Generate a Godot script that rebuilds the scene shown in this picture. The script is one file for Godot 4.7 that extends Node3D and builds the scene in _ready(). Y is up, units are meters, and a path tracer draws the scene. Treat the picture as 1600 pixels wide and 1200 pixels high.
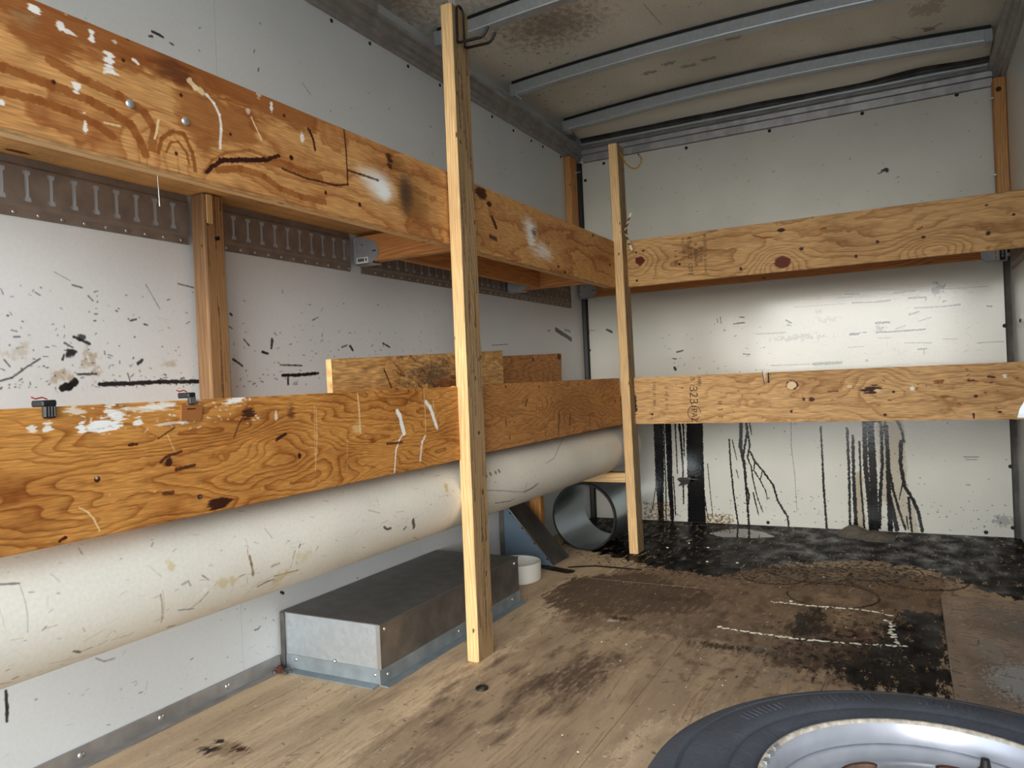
extends Node3D

# Interior of a box truck: x to the right wall, y up, z towards the open rear door. Units are metres.
const XL := -1.645   # left wall face
const XR := 0.415    # right wall face
const ZB := -4.04    # front bulkhead face
const ZO := 0.25    # rear opening
const XF := -1.157   # outer face of the shelf fascia boards
const K := Color(0.07, 0.07, 0.075)
const G := Color(0.42, 0.42, 0.42)
const W := Color(0.93, 0.93, 0.92)
const TAN := Color(0.62, 0.52, 0.38)
const TAN2 := Color(0.50, 0.46, 0.38)
const BRN := Color(0.40, 0.26, 0.12)
const GRN := Color(0.28, 0.42, 0.36)
const CRM := Color(0.90, 0.80, 0.62)
const CRM2 := Color(0.80, 0.73, 0.55)
const RED := Color(0.50, 0.27, 0.12)
const RED2 := Color(0.53, 0.30, 0.13)
const DKR := Color(0.20, 0.09, 0.06)
const KNT := Color(0.34, 0.12, 0.05)
const SMK := Color(0.27, 0.22, 0.20)
const GRAIN := Color(0.48, 0.26, 0.10)
const DKB := Color(0.26, 0.20, 0.17)
const GRY := Color(0.48, 0.48, 0.47)
const BLK := Color(0.038, 0.034, 0.034)
const FB1 := Color(0.56, 0.47, 0.38)
const FB2 := Color(0.45, 0.37, 0.305)
const FB3 := Color(0.30, 0.245, 0.205)
const FB4 := Color(0.125, 0.11, 0.10)
const FL1 := Color(0.76, 0.645, 0.515)

var rng := RandomNumberGenerator.new()
var cw := 0
var ch := 0
var cb := PackedByteArray()
var cs0 := 0.0
var ct1 := 0.0
var cx := 1.0
var cy := 1.0
var nt := PackedByteArray()      # tileable-enough rough noise, 512 x 512
var nsx := 1.0
var nsy := 1.0
var M := {}


func _ready() -> void:
	rng.seed = 77
	# ---- camera, sky, light, exposure
	var cam := Camera3D.new()
	cam.name = "camera"
	cam.keep_aspect = Camera3D.KEEP_HEIGHT
	cam.fov = rad_to_deg(2.0 * atan(600.0 / 1177.6))
	cam.near = 0.05
	cam.far = 200.0
	cam.rotation_order = EULER_ORDER_YXZ
	cam.position = Vector3(0, 0.8, 0)
	cam.rotation = Vector3(deg_to_rad(-0.184), deg_to_rad(27.821), deg_to_rad(-2.484))
	add_child(cam)
	cam.current = true
	var env := Environment.new()
	var sky := Sky.new()
	var sm := ProceduralSkyMaterial.new()
	sm.sky_top_color = Color(0.78, 0.86, 0.96)
	sm.sky_horizon_color = Color(0.93, 0.95, 0.97)
	sm.sky_curve = 0.2
	sm.sky_energy_multiplier = 1.0
	sm.ground_bottom_color = Color(0.45, 0.44, 0.42)
	sm.ground_horizon_color = Color(0.55, 0.55, 0.54)
	sky.sky_material = sm
	env.background_mode = Environment.BG_SKY
	env.sky = sky
	env.tonemap_mode = Environment.TONE_MAPPER_LINEAR
	env.tonemap_exposure = 3.65
	env.sdfgi_enabled = true
	env.ssao_enabled = true
	env.ssil_enabled = true
	var we := WorldEnvironment.new()
	we.name = "world_environment"
	we.environment = env
	add_child(we)
	var sun := DirectionalLight3D.new()     # thin bright overcast low behind the photographer
	sun.name = "hazy_sun"
	sun.light_color = Color(1.0, 0.985, 0.95)
	sun.light_energy = 0.55
	sun.light_angular_distance = 50.0
	sun.sky_mode = DirectionalLight3D.SKY_MODE_LIGHT_ONLY
	sun.shadow_enabled = true
	add_child(sun)
	sun.look_at_from_position(Vector3(0.9, 0.5, 4.0), Vector3(0, 0, 0))
	# ---- the scene
	make_noise()
	materials()
	shell()
	shelves()
	posts()
	stored_things()
	floor_things()
	wheel()
	small_things()


# =====================================================================  canvas
func make_noise() -> void:
	var n := FastNoiseLite.new()
	n.seed = 11
	n.noise_type = FastNoiseLite.TYPE_SIMPLEX_SMOOTH
	n.frequency = 0.03
	n.fractal_octaves = 6
	var im := n.get_seamless_image(512, 512)
	im.convert(Image.FORMAT_L8)
	nt = im.get_data()


func nb(w: int, h: int, sw: int, sh: int, sd: int, freq: float, oct := 3) -> PackedByteArray:
	var n := FastNoiseLite.new()
	n.seed = sd
	n.noise_type = FastNoiseLite.TYPE_SIMPLEX_SMOOTH
	n.frequency = freq
	n.fractal_octaves = oct
	var im := n.get_image(sw, sh)
	im.convert(Image.FORMAT_L8)
	if sw != w or sh != h:
		im.resize(w, h, Image.INTERPOLATE_CUBIC)
	return im.get_data()


func canvas(w: int, h: int, s0: float, t0: float, s1: float, t1: float, col: Color, mottle := 0.04, sd := 3, stretch := 1.0) -> void:
	cw = w
	ch = h
	cs0 = s0
	ct1 = t1
	cx = w / (s1 - s0)
	cy = h / (t1 - t0)
	cb = PackedByteArray()
	cb.resize(w * h * 3)
	var a := nb(w, h, int(w / 4.0 / stretch), h / 4, sd, 0.012, 4)
	var b := nb(w, h, int(w / stretch), h, sd + 1, 0.15, 2)
	var r := col.r * 255.0
	var g := col.g * 255.0
	var bl_ := col.b * 255.0
	var j := 0
	for i in w * h:
		var f := 1.0 + ((a[i] - 128) * 1.3 + (b[i] - 128) * 0.7) * mottle / 128.0
		cb[j] = mini(255, int(r * f))
		cb[j + 1] = mini(255, int(g * f))
		cb[j + 2] = mini(255, int(bl_ * f))
		j += 3


func tex() -> ImageTexture:
	var im := Image.create_from_data(cw, ch, false, Image.FORMAT_RGB8, cb)
	return ImageTexture.create_from_image(im)


func put(i: int, c: Color, a: float) -> void:
	var j := i * 3
	var q := 1.0 - a
	var k := a * 255.0
	cb[j] = int(cb[j] * q + c.r * k)
	cb[j + 1] = int(cb[j + 1] * q + c.g * k)
	cb[j + 2] = int(cb[j + 2] * q + c.b * k)


func bl(s: float, t: float, rs: float, rt: float, ang: float, c: Color, a := 0.9, soft := 0.4, rag := 0.3) -> void:
	var px := (s - cs0) * cx
	var py := (ct1 - t) * cy
	var ex := maxf(rs * cx, 0.7) * 1.4
	var ey := maxf(rt * cy, 0.7) * 1.4
	var big := maxf(ex, ey) if ang != 0.0 else 0.0
	var hx := int(maxf(ex, big)) + 2
	var hy := int(maxf(ey, big)) + 2
	var ca := cos(ang)
	var sa := sin(ang)
	var ox := int(px * 3.1) & 511
	var oy := int(py * 1.7) & 511
	for y in range(maxi(0, int(py) - hy), mini(ch, int(py) + hy + 1)):
		for x in range(maxi(0, int(px) - hx), mini(cw, int(px) + hx + 1)):
			var dx := (x - px) / ex * 1.4
			var dy := (y - py) / ey * 1.4
			var u := dx * ca - dy * sa
			var v := dx * sa + dy * ca
			var r := sqrt(u * u + v * v)
			if r > 1.6:
				continue
			r += ((nt[((int(y * 2 * nsy) + oy) & 511) * 512 + ((int(x * 2 * nsx) + ox) & 511)] - 128) / 128.0 + (nt[((int(y * 6 * nsy) + ox) & 511) * 512 + ((int(x * 6 * nsx) + oy) & 511)] - 128) / 128.0 * 0.4) * rag
			var q := clampf((1.0 - r) / soft, 0.0, 1.0)
			if q > 0.0:
				put(y * cw + x, c, a * q * q * (3.0 - 2.0 * q))


func sk(p: Array, w: float, c: Color, a := 0.9, w1 := -1.0, wob := 0.5) -> void:
	var n := p.size() / 2
	var e := w if w1 < 0.0 else w1
	var pm := (cx + cy) * 0.5
	for k in n - 1:
		var ax: float = (p[k * 2] - cs0) * cx
		var ay: float = (ct1 - p[k * 2 + 1]) * cy
		var bx_: float = (p[k * 2 + 2] - cs0) * cx
		var by: float = (ct1 - p[k * 2 + 3]) * cy
		var r0 := lerpf(w, e, float(k) / (n - 1)) * pm * 0.5
		var r1 := lerpf(w, e, float(k + 1) / (n - 1)) * pm * 0.5
		var m := maxf(r0, r1) * 1.5 + 2.0
		var dx := bx_ - ax
		var dy := by - ay
		var l2 := maxf(dx * dx + dy * dy, 0.0001)
		for y in range(maxi(0, int(minf(ay, by) - m)), mini(ch, int(maxf(ay, by) + m) + 1)):
			for x in range(maxi(0, int(minf(ax, bx_) - m)), mini(cw, int(maxf(ax, bx_) + m) + 1)):
				var t := clampf(((x - ax) * dx + (y - ay) * dy) / l2, 0.0, 1.0)
				var qx := ax + dx * t - x
				var qy := ay + dy * t - y
				var hw := lerpf(r0, r1, t)
				hw += (nt[((y * 3) & 511) * 512 + ((x * 4) & 511)] - 128) / 128.0 * wob * minf(hw, 3.5)
				var al := clampf(hw - sqrt(qx * qx + qy * qy) + 0.5, 0.0, 1.0)
				if al > 0.0:
					put(y * cw + x, c, al * a)


func dr(p: Array, w: float, w1: float, c: Color, a: float) -> void:
	sk(p, w, c, a, w1, 0.75)


func ar(p: Array, c: Color, a: float, soft: float, rag: float) -> void:
	var poly := PackedVector2Array()
	var x0 := 1e9
	var x1 := -1e9
	var y0 := 1e9
	var y1 := -1e9
	for k in p.size() / 2:
		var v := Vector2((p[k * 2] - cs0) * cx, (ct1 - p[k * 2 + 1]) * cy)
		poly.append(v)
		x0 = minf(x0, v.x)
		x1 = maxf(x1, v.x)
		y0 = minf(y0, v.y)
		y1 = maxf(y1, v.y)
	var mx := soft * cx + 2.0
	var my := soft * cy + 2.0
	x0 = maxf(0.0, x0 - 2.0 * mx)
	y0 = maxf(0.0, y0 - 2.0 * my)
	x1 = minf(cw, x1 + 2.0 * mx)
	y1 = minf(ch, y1 + 2.0 * my)
	var w := int(x1) - int(x0)
	var h := int(y1) - int(y0)
	if w < 2 or h < 2:
		return
	var gx := maxi(2, int(w / maxf(3.0, mx)))
	var gy := maxi(2, int(h / maxf(3.0, my)))
	gx = mini(gx, 160)
	gy = mini(gy, 160)
	var g := PackedByteArray()
	g.resize(gx * gy)
	for j in gy:
		for i in gx:
			var q := Vector2(x0 + (i + 0.5) * w / gx, y0 + (j + 0.5) * h / gy)
			g[j * gx + i] = 255 if Geometry2D.is_point_in_polygon(q, poly) else 0
	var im := Image.create_from_data(gx, gy, false, Image.FORMAT_L8, g)
	im.resize(w, h, Image.INTERPOLATE_BILINEAR)
	var d := im.get_data()
	var rr := clampf(rag / soft, 0.0, 2.0) * 0.45
	for j in h:
		var row := (int(y0) + j) * cw + int(x0)
		var nr := (int((y0 + j) * nsy) & 511) * 512
		var nr2 := (int((y0 + j) * 5.0 * nsy) & 511) * 512
		for i in w:
			var v := d[j * w + i]
			if v == 0:
				continue
			var q := v / 255.0 + ((nt[nr + (int((x0 + i) * nsx) & 511)] - 128) + (nt[nr2 + (int((x0 + i) * 5.0 * nsx) & 511)] - 128) * 0.6) / 128.0 * rr
			q = clampf((q - 0.3) / 0.4, 0.0, 1.0)
			if q > 0.0:
				put(row + i, c, a * q)


func sc(n: int, s0: float, s1: float, t0: float, t1: float, l0: float, l1: float, w: float, c: Color, a: float) -> void:
	var low := t0 < 0.86 and t1 > 1.0 and t1 < 1.25   # the scuffed band: thicker towards its foot
	for k in n:
		var s := rng.randf_range(s0, s1)
		var f := rng.randf()
		var t := lerpf(t0, t1, f * f if low else f)
		var l := lerpf(l0, l1, pow(rng.randf(), 2.5)) * 0.8
		var an := rng.randf_range(-0.5, 0.5) if rng.randf() < 0.55 else rng.randf_range(-1.6, 1.6)
		var dx := cos(an) * l * 0.5
		var dy := sin(an) * l * 0.5 * cx / cy
		sk([s - dx, t - dy, s + dx, t + dy], w * rng.randf_range(0.5, 1.3), c, a * rng.randf_range(0.4, 1.0))


func sg(n: int, s0: float, s1: float, t0: float, t1: float, l0: float, l1: float, w: float, c: Color, a: float) -> void:
	for k in n:
		var s := rng.randf_range(s0, s1)
		var t := rng.randf_range(t0, t1)
		var l := rng.randf_range(l0, l1)
		sk([s, t, s + rng.randf_range(-0.02, 0.02), t + l], w * rng.randf_range(0.4, 1.4), c, a * rng.randf_range(0.3, 1.0), w * 0.3, 0.9)


# blotchy dirt in an oval, ragged by its own noise, drawn out along t by stretch
func grime(s: float, t: float, rs: float, rt: float, freq: float, stretch: float, sd: int, c: Color, a: float, thr := 0.5, soft := 0.25) -> void:
	var x0 := maxi(0, int((s - rs - cs0) * cx))
	var x1 := mini(cw, int((s + rs - cs0) * cx))
	var y0 := maxi(0, int((ct1 - t - rt) * cy))
	var y1 := mini(ch, int((ct1 - t + rt) * cy))
	var w := x1 - x0
	var h := y1 - y0
	if w < 8 or h < 8:
		return
	var n := nb(w, h, w, maxi(4, int(h / stretch)), sd, freq, 6)
	for j in h:
		var dy := ((y0 + j + 0.5) / cy - (ct1 - t)) / rt
		for i in w:
			var dx := ((x0 + i + 0.5) / cx - (s - cs0)) / rs
			var r2 := dx * dx + dy * dy
			if r2 > 1.0:
				continue
			var q := clampf((n[j * w + i] / 255.0 - thr - (r2 * r2) * 0.5) / soft, 0.0, 1.0)
			if q > 0.0:
				put((y0 + j) * cw + x0 + i, c, q * a)


func rg(s: float, t: float, r: float, w: float, c: Color, a: float) -> void:
	var p := []
	for k in 33:
		p.append(s + r * cos(TAU * k / 32.0))
		p.append(t + r * sin(TAU * k / 32.0))
	for k in 8:
		if k != 3:
			sk(p.slice(k * 8, k * 8 + 10), w * (0.6 + 0.1 * (k % 4)), c, a * (0.6 + 0.05 * k), -1.0, 0.9)


# plywood face: contour lines of a slow height field, closed into rings round knots [s, t, rs, rt, height]
func ply(w: int, h: int, s0: float, t0: float, s1: float, t1: float, sd: int, light: Color, dark: Color, rings: float, warp: float, knots: Array, fib := 0.16, edge := 0.8) -> void:
	cw = w
	ch = h
	cs0 = s0
	ct1 = t1
	cx = w / (s1 - s0)
	cy = h / (t1 - t0)
	cb = PackedByteArray()
	cb.resize(w * h * 3)
	var n1 := nb(w, h, maxi(8, w / 8), maxi(8, h / 2), sd, 0.02, 2)
	var n2 := nb(w, h, maxi(8, w / 14), h, sd + 1, 0.32, 3)
	var n3 := nb(w, h, maxi(8, w / 16), maxi(8, h / 8), sd + 2, 0.05, 2)
	var n4 := nb(w, h, maxi(8, w / 2), maxi(8, h / 2), sd + 3, 0.06, 2)
	var kk := []
	for k in knots:
		kk.append([(k[0] - s0) * cx, (t1 - k[1]) * cy, k[2] * cx, k[3] * cy, k[4]])
	var i := 0
	for y in h:
		var base := float(y) / h * rings
		for x in w:
			var v := base + (n1[i] - 128) / 128.0 * warp + (n4[i] - 128) / 128.0 * 0.16
			for k in kk:
				var dx: float = (x - k[0]) / k[2]
				if dx > 2.4 or dx < -2.4:
					continue
				var dy: float = (y - k[1]) / k[3]
				v += k[4] * exp(-(dx * dx + dy * dy))
			var f := v - floorf(v)
			var d := f * f * f * edge if f < 0.9 else (1.0 - f) * 7.3 * edge
			d += (n3[i] - 120) / 128.0 * 0.35
			d = clampf(d, 0.0, 1.0)
			var m := 1.0 + (n2[i] - 128) / 128.0 * fib
			var j := i * 3
			cb[j] = clampi(int(lerpf(light.r, dark.r, d) * m * 255.0), 0, 255)
			cb[j + 1] = clampi(int(lerpf(light.g, dark.g, d) * m * 255.0), 0, 255)
			cb[j + 2] = clampi(int(lerpf(light.b, dark.b, d) * m * 255.0), 0, 255)
			i += 1


# sawn lumber, 2 m long, its four faces side by side across 0.256 m
func lumber(sd: int, narrow: Color, narrow_d: Color, wide: Color, wide_d: Color, dirt: int) -> ImageTexture:
	var w := 1024
	var h := 256
	cw = w
	ch = h
	cs0 = 0.0
	ct1 = 0.256
	cx = w / 2.0
	cy = h / 0.256
	cb = PackedByteArray()
	cb.resize(w * h * 3)
	var n1 := nb(w, h, 64, 64, sd, 0.02, 2)
	var n2 := nb(w, h, 60, 256, sd + 1, 0.3, 2)
	var i := 0
	for y in h:
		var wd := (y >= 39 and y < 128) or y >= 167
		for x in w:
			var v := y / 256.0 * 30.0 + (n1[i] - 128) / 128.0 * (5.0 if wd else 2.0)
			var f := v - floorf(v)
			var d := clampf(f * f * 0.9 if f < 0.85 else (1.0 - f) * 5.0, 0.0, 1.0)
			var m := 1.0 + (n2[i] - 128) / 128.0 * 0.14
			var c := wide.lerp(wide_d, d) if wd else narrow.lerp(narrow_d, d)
			var j := i * 3
			cb[j] = clampi(int(c.r * m * 255.0), 0, 255)
			cb[j + 1] = clampi(int(c.g * m * 255.0), 0, 255)
			cb[j + 2] = clampi(int(c.b * m * 255.0), 0, 255)
			i += 1
	for k in dirt:
		var s := rng.randf_range(0.0, 2.0)
		var t := rng.randf_range(0.13, 0.215)
		sk([s, t, s + rng.randf_range(0.02, 0.25), t + rng.randf_range(-0.004, 0.004)], rng.randf_range(0.002, 0.007), Color(0.22, 0.165, 0.11), rng.randf_range(0.25, 0.75), 0.001, 0.8)
	for k in dirt / 3:
		bl(rng.randf_range(0.0, 2.0), rng.randf_range(0.0, 0.256), 0.008, 0.004, 0.3, Color(0.2, 0.13, 0.08), 0.8, 0.5, 0.8)
	return tex()


# =====================================================================  meshes
func st_new() -> SurfaceTool:
	var st := SurfaceTool.new()
	st.begin(Mesh.PRIMITIVE_TRIANGLES)
	return st


func quad(st: SurfaceTool, a: Vector3, b: Vector3, c: Vector3, d: Vector3, ua := Vector2.ZERO, ub := Vector2.ZERO, uc := Vector2.ZERO, ud := Vector2.ZERO) -> void:
	# corners run counter-clockwise seen from outside
	var n := (b - a).cross(d - a)
	if n.length_squared() < 1e-14:
		n = (c - b).cross(d - b)
	n = n.normalized()
	for v in [[a, ua], [c, uc], [b, ub], [a, ua], [d, ud], [c, uc]]:
		st.set_normal(n)
		st.set_uv(v[1])
		st.add_vertex(v[0])


# bevelled box; fit: the +z and -z faces carry 0..1; otherwise lumber strips. Two surfaces when fit.
func box(sz: Vector3, bev := 0.002, fit := false, uo := 0.0, xf := Transform3D(), into: SurfaceTool = null) -> ArrayMesh:
	var st := st_new() if into == null else into
	var se := st_new() if fit else st
	var h := sz * 0.5
	var ax := sz.max_axis_index()
	var dirs := [Vector3(0, 0, 1), Vector3(0, 1, 0), Vector3(0, 0, -1), Vector3(0, -1, 0), Vector3(1, 0, 0), Vector3(-1, 0, 0)]
	var strip := [0.0, 0.152, 0.15, 0.5, 0.02, 0.04]
	for k in 6:
		var n: Vector3 = dirs[k]
		var na := n.abs().max_axis_index()
		var t := Vector3(1, 0, 0) if na != 0 else Vector3(0, 0, -1) * n.x
		var b := n.cross(t)
		var ht := absf(h.dot(t.abs())) - bev
		var hb := absf(h.dot(b.abs())) - bev
		var o := n * absf(h[na])
		var ps := [o - t * ht - b * hb, o + t * ht - b * hb, o + t * ht + b * hb, o - t * ht + b * hb]
		var us := []
		for p in ps:
			if fit and na == 2:
				us.append(Vector2((p.x + h.x) / sz.x, 1.0 - (p.y + h.y) / sz.y))
			else:
				var along: float = p[ax] + h[ax]
				var oa := 3 - ax - na if ax != na else (ax + 1) % 3
				var across: float = p[oa] + h[oa]
				var wide: bool = sz[oa] > 0.06
				if ax == na:
					along = p[(ax + 2) % 3] * 0.3
				us.append(Vector2(along / 2.0 + uo, ((0.169 if k < 2 else 0.041) if wide else (0.129 if k < 2 else 0.001)) / 0.256 + across / 0.256 * (0.93 if wide else 0.9)))
		for q in 4:
			ps[q] = xf * ps[q]
		quad(st if (not fit or na == 2) else se, ps[0], ps[1], ps[2], ps[3], us[0], us[1], us[2], us[3])
	# chamfers
	for i in 3:
		var j := (i + 1) % 3
		var l := (i + 2) % 3
		for s1 in [-1.0, 1.0]:
			for s2 in [-1.0, 1.0]:
				var e := []
				for f in [[h[j] * s1, (h[l] - bev) * s2], [(h[j] - bev) * s1, h[l] * s2]]:
					for s0 in [-1.0, 1.0]:
						var v := Vector3.ZERO
						v[i] = (h[i] - bev) * s0
						v[j] = f[0]
						v[l] = f[1]
						e.append(v)
				var out := Vector3.ZERO
				out[j] = s1
				out[l] = s2
				var q := [e[0], e[1], e[3], e[2]]
				if (e[1] - e[0]).cross(e[2] - e[0]).dot(out) < 0.0:
					q = [e[0], e[2], e[3], e[1]]
				var u := []
				for p in q:
					u.append(Vector2((p[ax] + h[ax]) / (sz.x if fit else 2.0) + (0.0 if fit else uo), 0.02 + 0.01 * s1 if not fit else (0.01 if p.y > 0 else 0.99)))
				quad(st, xf * q[0], xf * q[1], xf * q[2], xf * q[3], u[0], u[1], u[2], u[3])
	if into != null:
		return null
	var m := st.commit()
	if fit:
		se.commit(m)
	return m


# closed polygon (counter-clockwise in xy) pushed from z = 0 to z = len
func prism(poly: Array, length: float, st: SurfaceTool, xf := Transform3D(), cap_uv := 1.0) -> void:
	var p := PackedVector2Array(poly)
	if not Geometry2D.is_polygon_clockwise(p):
		pass
	else:
		p.reverse()
	var n := p.size()
	var per := 0.0
	for i in n:
		var a := p[i]
		var b := p[(i + 1) % n]
		var d := a.distance_to(b)
		quad(st, xf * Vector3(a.x, a.y, length), xf * Vector3(a.x, a.y, 0), xf * Vector3(b.x, b.y, 0), xf * Vector3(b.x, b.y, length), Vector2(length, per), Vector2(0, per), Vector2(0, per + d), Vector2(length, per + d))
		per += d
	var tri := Geometry2D.triangulate_polygon(p)
	for e in [0, 1]:
		var z: float = length * e
		for k in range(0, tri.size(), 3):
			var v := [p[tri[k]], p[tri[k + 1]], p[tri[k + 2]]]
			var area: float = (v[1] - v[0]).cross(v[2] - v[0])
			if (area > 0.0) == (e == 1):
				v = [v[0], v[2], v[1]]
			for q in v:
				st.set_normal((xf.basis * Vector3(0, 0, 1 if e == 1 else -1)).normalized())
				st.set_uv(q * cap_uv)
				st.add_vertex(xf * Vector3(q.x, q.y, z))


func prism_mesh(poly: Array, length: float, xf := Transform3D()) -> ArrayMesh:
	var st := st_new()
	prism(poly, length, st, xf)
	return st.commit()


func tube(pts: Array, r: float, seg := 10, st: SurfaceTool = null) -> ArrayMesh:
	var own := st == null
	if own:
		st = st_new()
	var rings := []
	var n := pts.size()
	var up := Vector3(0.31, 0.9, 0.28).normalized()
	for i in n:
		var d: Vector3 = (pts[mini(i + 1, n - 1)] - pts[maxi(i - 1, 0)]).normalized()
		var a := d.cross(up).normalized()
		var b := a.cross(d).normalized()
		var ring := []
		for k in seg:
			var t := TAU * k / seg
			ring.append([pts[i] + (a * cos(t) + b * sin(t)) * r, a * cos(t) + b * sin(t)])
		rings.append(ring)
	for i in n - 1:
		for k in seg:
			var q := [rings[i][k], rings[i][(k + 1) % seg], rings[i + 1][(k + 1) % seg], rings[i + 1][k]]
			for v in [q[0], q[1], q[2], q[0], q[2], q[3]]:
				st.set_normal(v[1])
				st.set_uv(Vector2(0, 0))
				st.add_vertex(v[0])
	for e in [0, n - 1]:
		var c: Vector3 = pts[e]
		var dn: Vector3 = (pts[0] - pts[1]).normalized() if e == 0 else (pts[n - 1] - pts[n - 2]).normalized()
		for k in seg:
			var tri := [c, rings[e][k][0], rings[e][(k + 1) % seg][0]]
			if (tri[1] - tri[0]).cross(tri[2] - tri[0]).dot(dn) > 0.0:
				tri = [tri[0], tri[2], tri[1]]
			for v in tri:
				st.set_normal(dn)
				st.set_uv(Vector2.ZERO)
				st.add_vertex(v)
	return st.commit() if own else null


# profile [[r, y], ...] turned about y; outside to the right of the direction of travel when going up
func lathe(prof: Array, seg: int, notch := 0.0, pitch := 1, notched := [], flat := false) -> ArrayMesh:
	var st := st_new()
	var n := prof.size()
	var nor := []
	for i in n:
		var a: Array = prof[maxi(i - 1, 0)]
		var b: Array = prof[mini(i + 1, n - 1)]
		nor.append(Vector2(b[1] - a[1], -(b[0] - a[0])).normalized())
	for i in n - 1:
		var fn := Vector2(prof[i + 1][1] - prof[i][1], -(prof[i + 1][0] - prof[i][0])).normalized()
		for k in seg:
			var v := []
			for c in [[i, k], [i + 1, k], [i + 1, k + 1], [i, k + 1]]:
				var t: float = TAU * (c[1] % seg) / seg
				var r: float = prof[c[0]][0]
				if c[0] in notched and (c[1] % seg) % pitch < pitch / 3:
					r -= notch
				var nn: Vector2 = fn if flat or absf(fn.dot(nor[c[0]])) < 0.75 else nor[c[0]]
				v.append([Vector3(r * cos(t), prof[c[0]][1], r * sin(t)), Vector3(nn.x * cos(t), nn.y, nn.x * sin(t)), Vector2(float(c[1]) / seg, float(c[0]) / n)])
			for q in [v[0], v[2], v[1], v[0], v[3], v[2]]:
				st.set_normal(q[1])
				st.set_uv(q[2])
				st.add_vertex(q[0])
	return st.commit()


func dome(r: float, h: float, seg := 10) -> ArrayMesh:
	var p := [[r, 0.0], [r * 0.95, h * 0.35], [r * 0.7, h * 0.8], [r * 0.3, h], [0.0, h]]
	return lathe(p, seg)


# =====================================================================  nodes
func numbered(called: String) -> String:
	if not has_node(called):
		return called
	var i := 1
	while has_node("%s_%03d" % [called, i]):
		i += 1
	return "%s_%03d" % [called, i]


func tag(o: Node, label := "", category := "", group := "", kind := "") -> Node:
	if label: o.set_meta("label", label)
	if category: o.set_meta("category", category)
	if group: o.set_meta("group", group)
	if kind: o.set_meta("kind", kind)
	return o


func thing(called: String, label: String, category: String, at := Vector3.ZERO, turn := 0.0, group := "") -> Node3D:
	var o := Node3D.new()
	o.name = numbered(called)
	add_child(o)
	o.position = at
	o.rotation.y = turn
	tag(o, label, category, group)
	return o


# a mesh under parent, placed by its transform in the world
func obj(called: String, m: Mesh, mat_: Material, parent: Node3D = null, xf := Transform3D(), mat2: Material = null) -> MeshInstance3D:
	var o := MeshInstance3D.new()
	o.mesh = m
	o.name = numbered(called) if parent == null else called
	if parent == null:
		add_child(o)
		o.transform = xf
	else:
		parent.add_child(o, true)
		o.transform = parent.global_transform.affine_inverse() * xf
		var base := called
		if o.name != called:
			var i := 1
			while parent.has_node("%s_%03d" % [base, i]):
				i += 1
			o.name = "%s_%03d" % [base, i]
	o.set_surface_override_material(0, mat_)
	if m.get_surface_count() > 1:
		o.set_surface_override_material(1, mat2 if mat2 else mat_)
	return o


func struct(called: String, m: Mesh, mat_: Material, xf := Transform3D()) -> MeshInstance3D:
	var o := obj(called, m, mat_, null, xf)
	o.set_meta("kind", "structure")
	return o


func T(p: Vector3, ry := 0.0, rx := 0.0, rz := 0.0) -> Transform3D:
	return Transform3D(Basis.from_euler(Vector3(rx, ry, rz)), p)


func mat(c: Color, rough := 0.6, metal := 0.0, t: Texture2D = null) -> StandardMaterial3D:
	var m := StandardMaterial3D.new()
	m.albedo_color = c
	m.roughness = rough
	m.metallic = metal
	if t:
		m.albedo_texture = t
	return m


func triplanar(m: StandardMaterial3D, scale_: float) -> StandardMaterial3D:
	m.uv1_triplanar = true
	m.uv1_world_triplanar = true
	m.uv1_scale = Vector3(scale_, scale_, scale_)
	return m


func bump(m: StandardMaterial3D, freq: float, k: float, size := 256) -> StandardMaterial3D:
	var n := FastNoiseLite.new()
	n.seed = 5
	n.frequency = freq
	n.fractal_octaves = 3
	var im := n.get_seamless_image(size, size)
	im.convert(Image.FORMAT_RGBA8)
	im.bump_map_to_normal_map(k)
	m.normal_enabled = true
	m.normal_texture = ImageTexture.create_from_image(im)
	return m


func mottled(c: Color, amount: float, sd: int, spangle := false) -> ImageTexture:
	var n := FastNoiseLite.new()
	n.seed = sd
	n.noise_type = FastNoiseLite.TYPE_CELLULAR if spangle else FastNoiseLite.TYPE_SIMPLEX_SMOOTH
	if spangle:
		n.cellular_return_type = FastNoiseLite.RETURN_CELL_VALUE
	n.frequency = 0.05 if spangle else 0.015
	n.fractal_octaves = 2 if spangle else 5
	var im := n.get_seamless_image(256, 256)
	im.convert(Image.FORMAT_L8)
	var d := im.get_data()
	var o := PackedByteArray()
	o.resize(256 * 256 * 3)
	for i in d.size():
		var f := 1.0 + (d[i] - 128) / 128.0 * amount
		o[i * 3] = clampi(int(c.r * f * 255.0), 0, 255)
		o[i * 3 + 1] = clampi(int(c.g * f * 255.0), 0, 255)
		o[i * 3 + 2] = clampi(int(c.b * f * 255.0), 0, 255)
	return ImageTexture.create_from_image(Image.create_from_data(256, 256, false, Image.FORMAT_RGB8, o))


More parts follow.
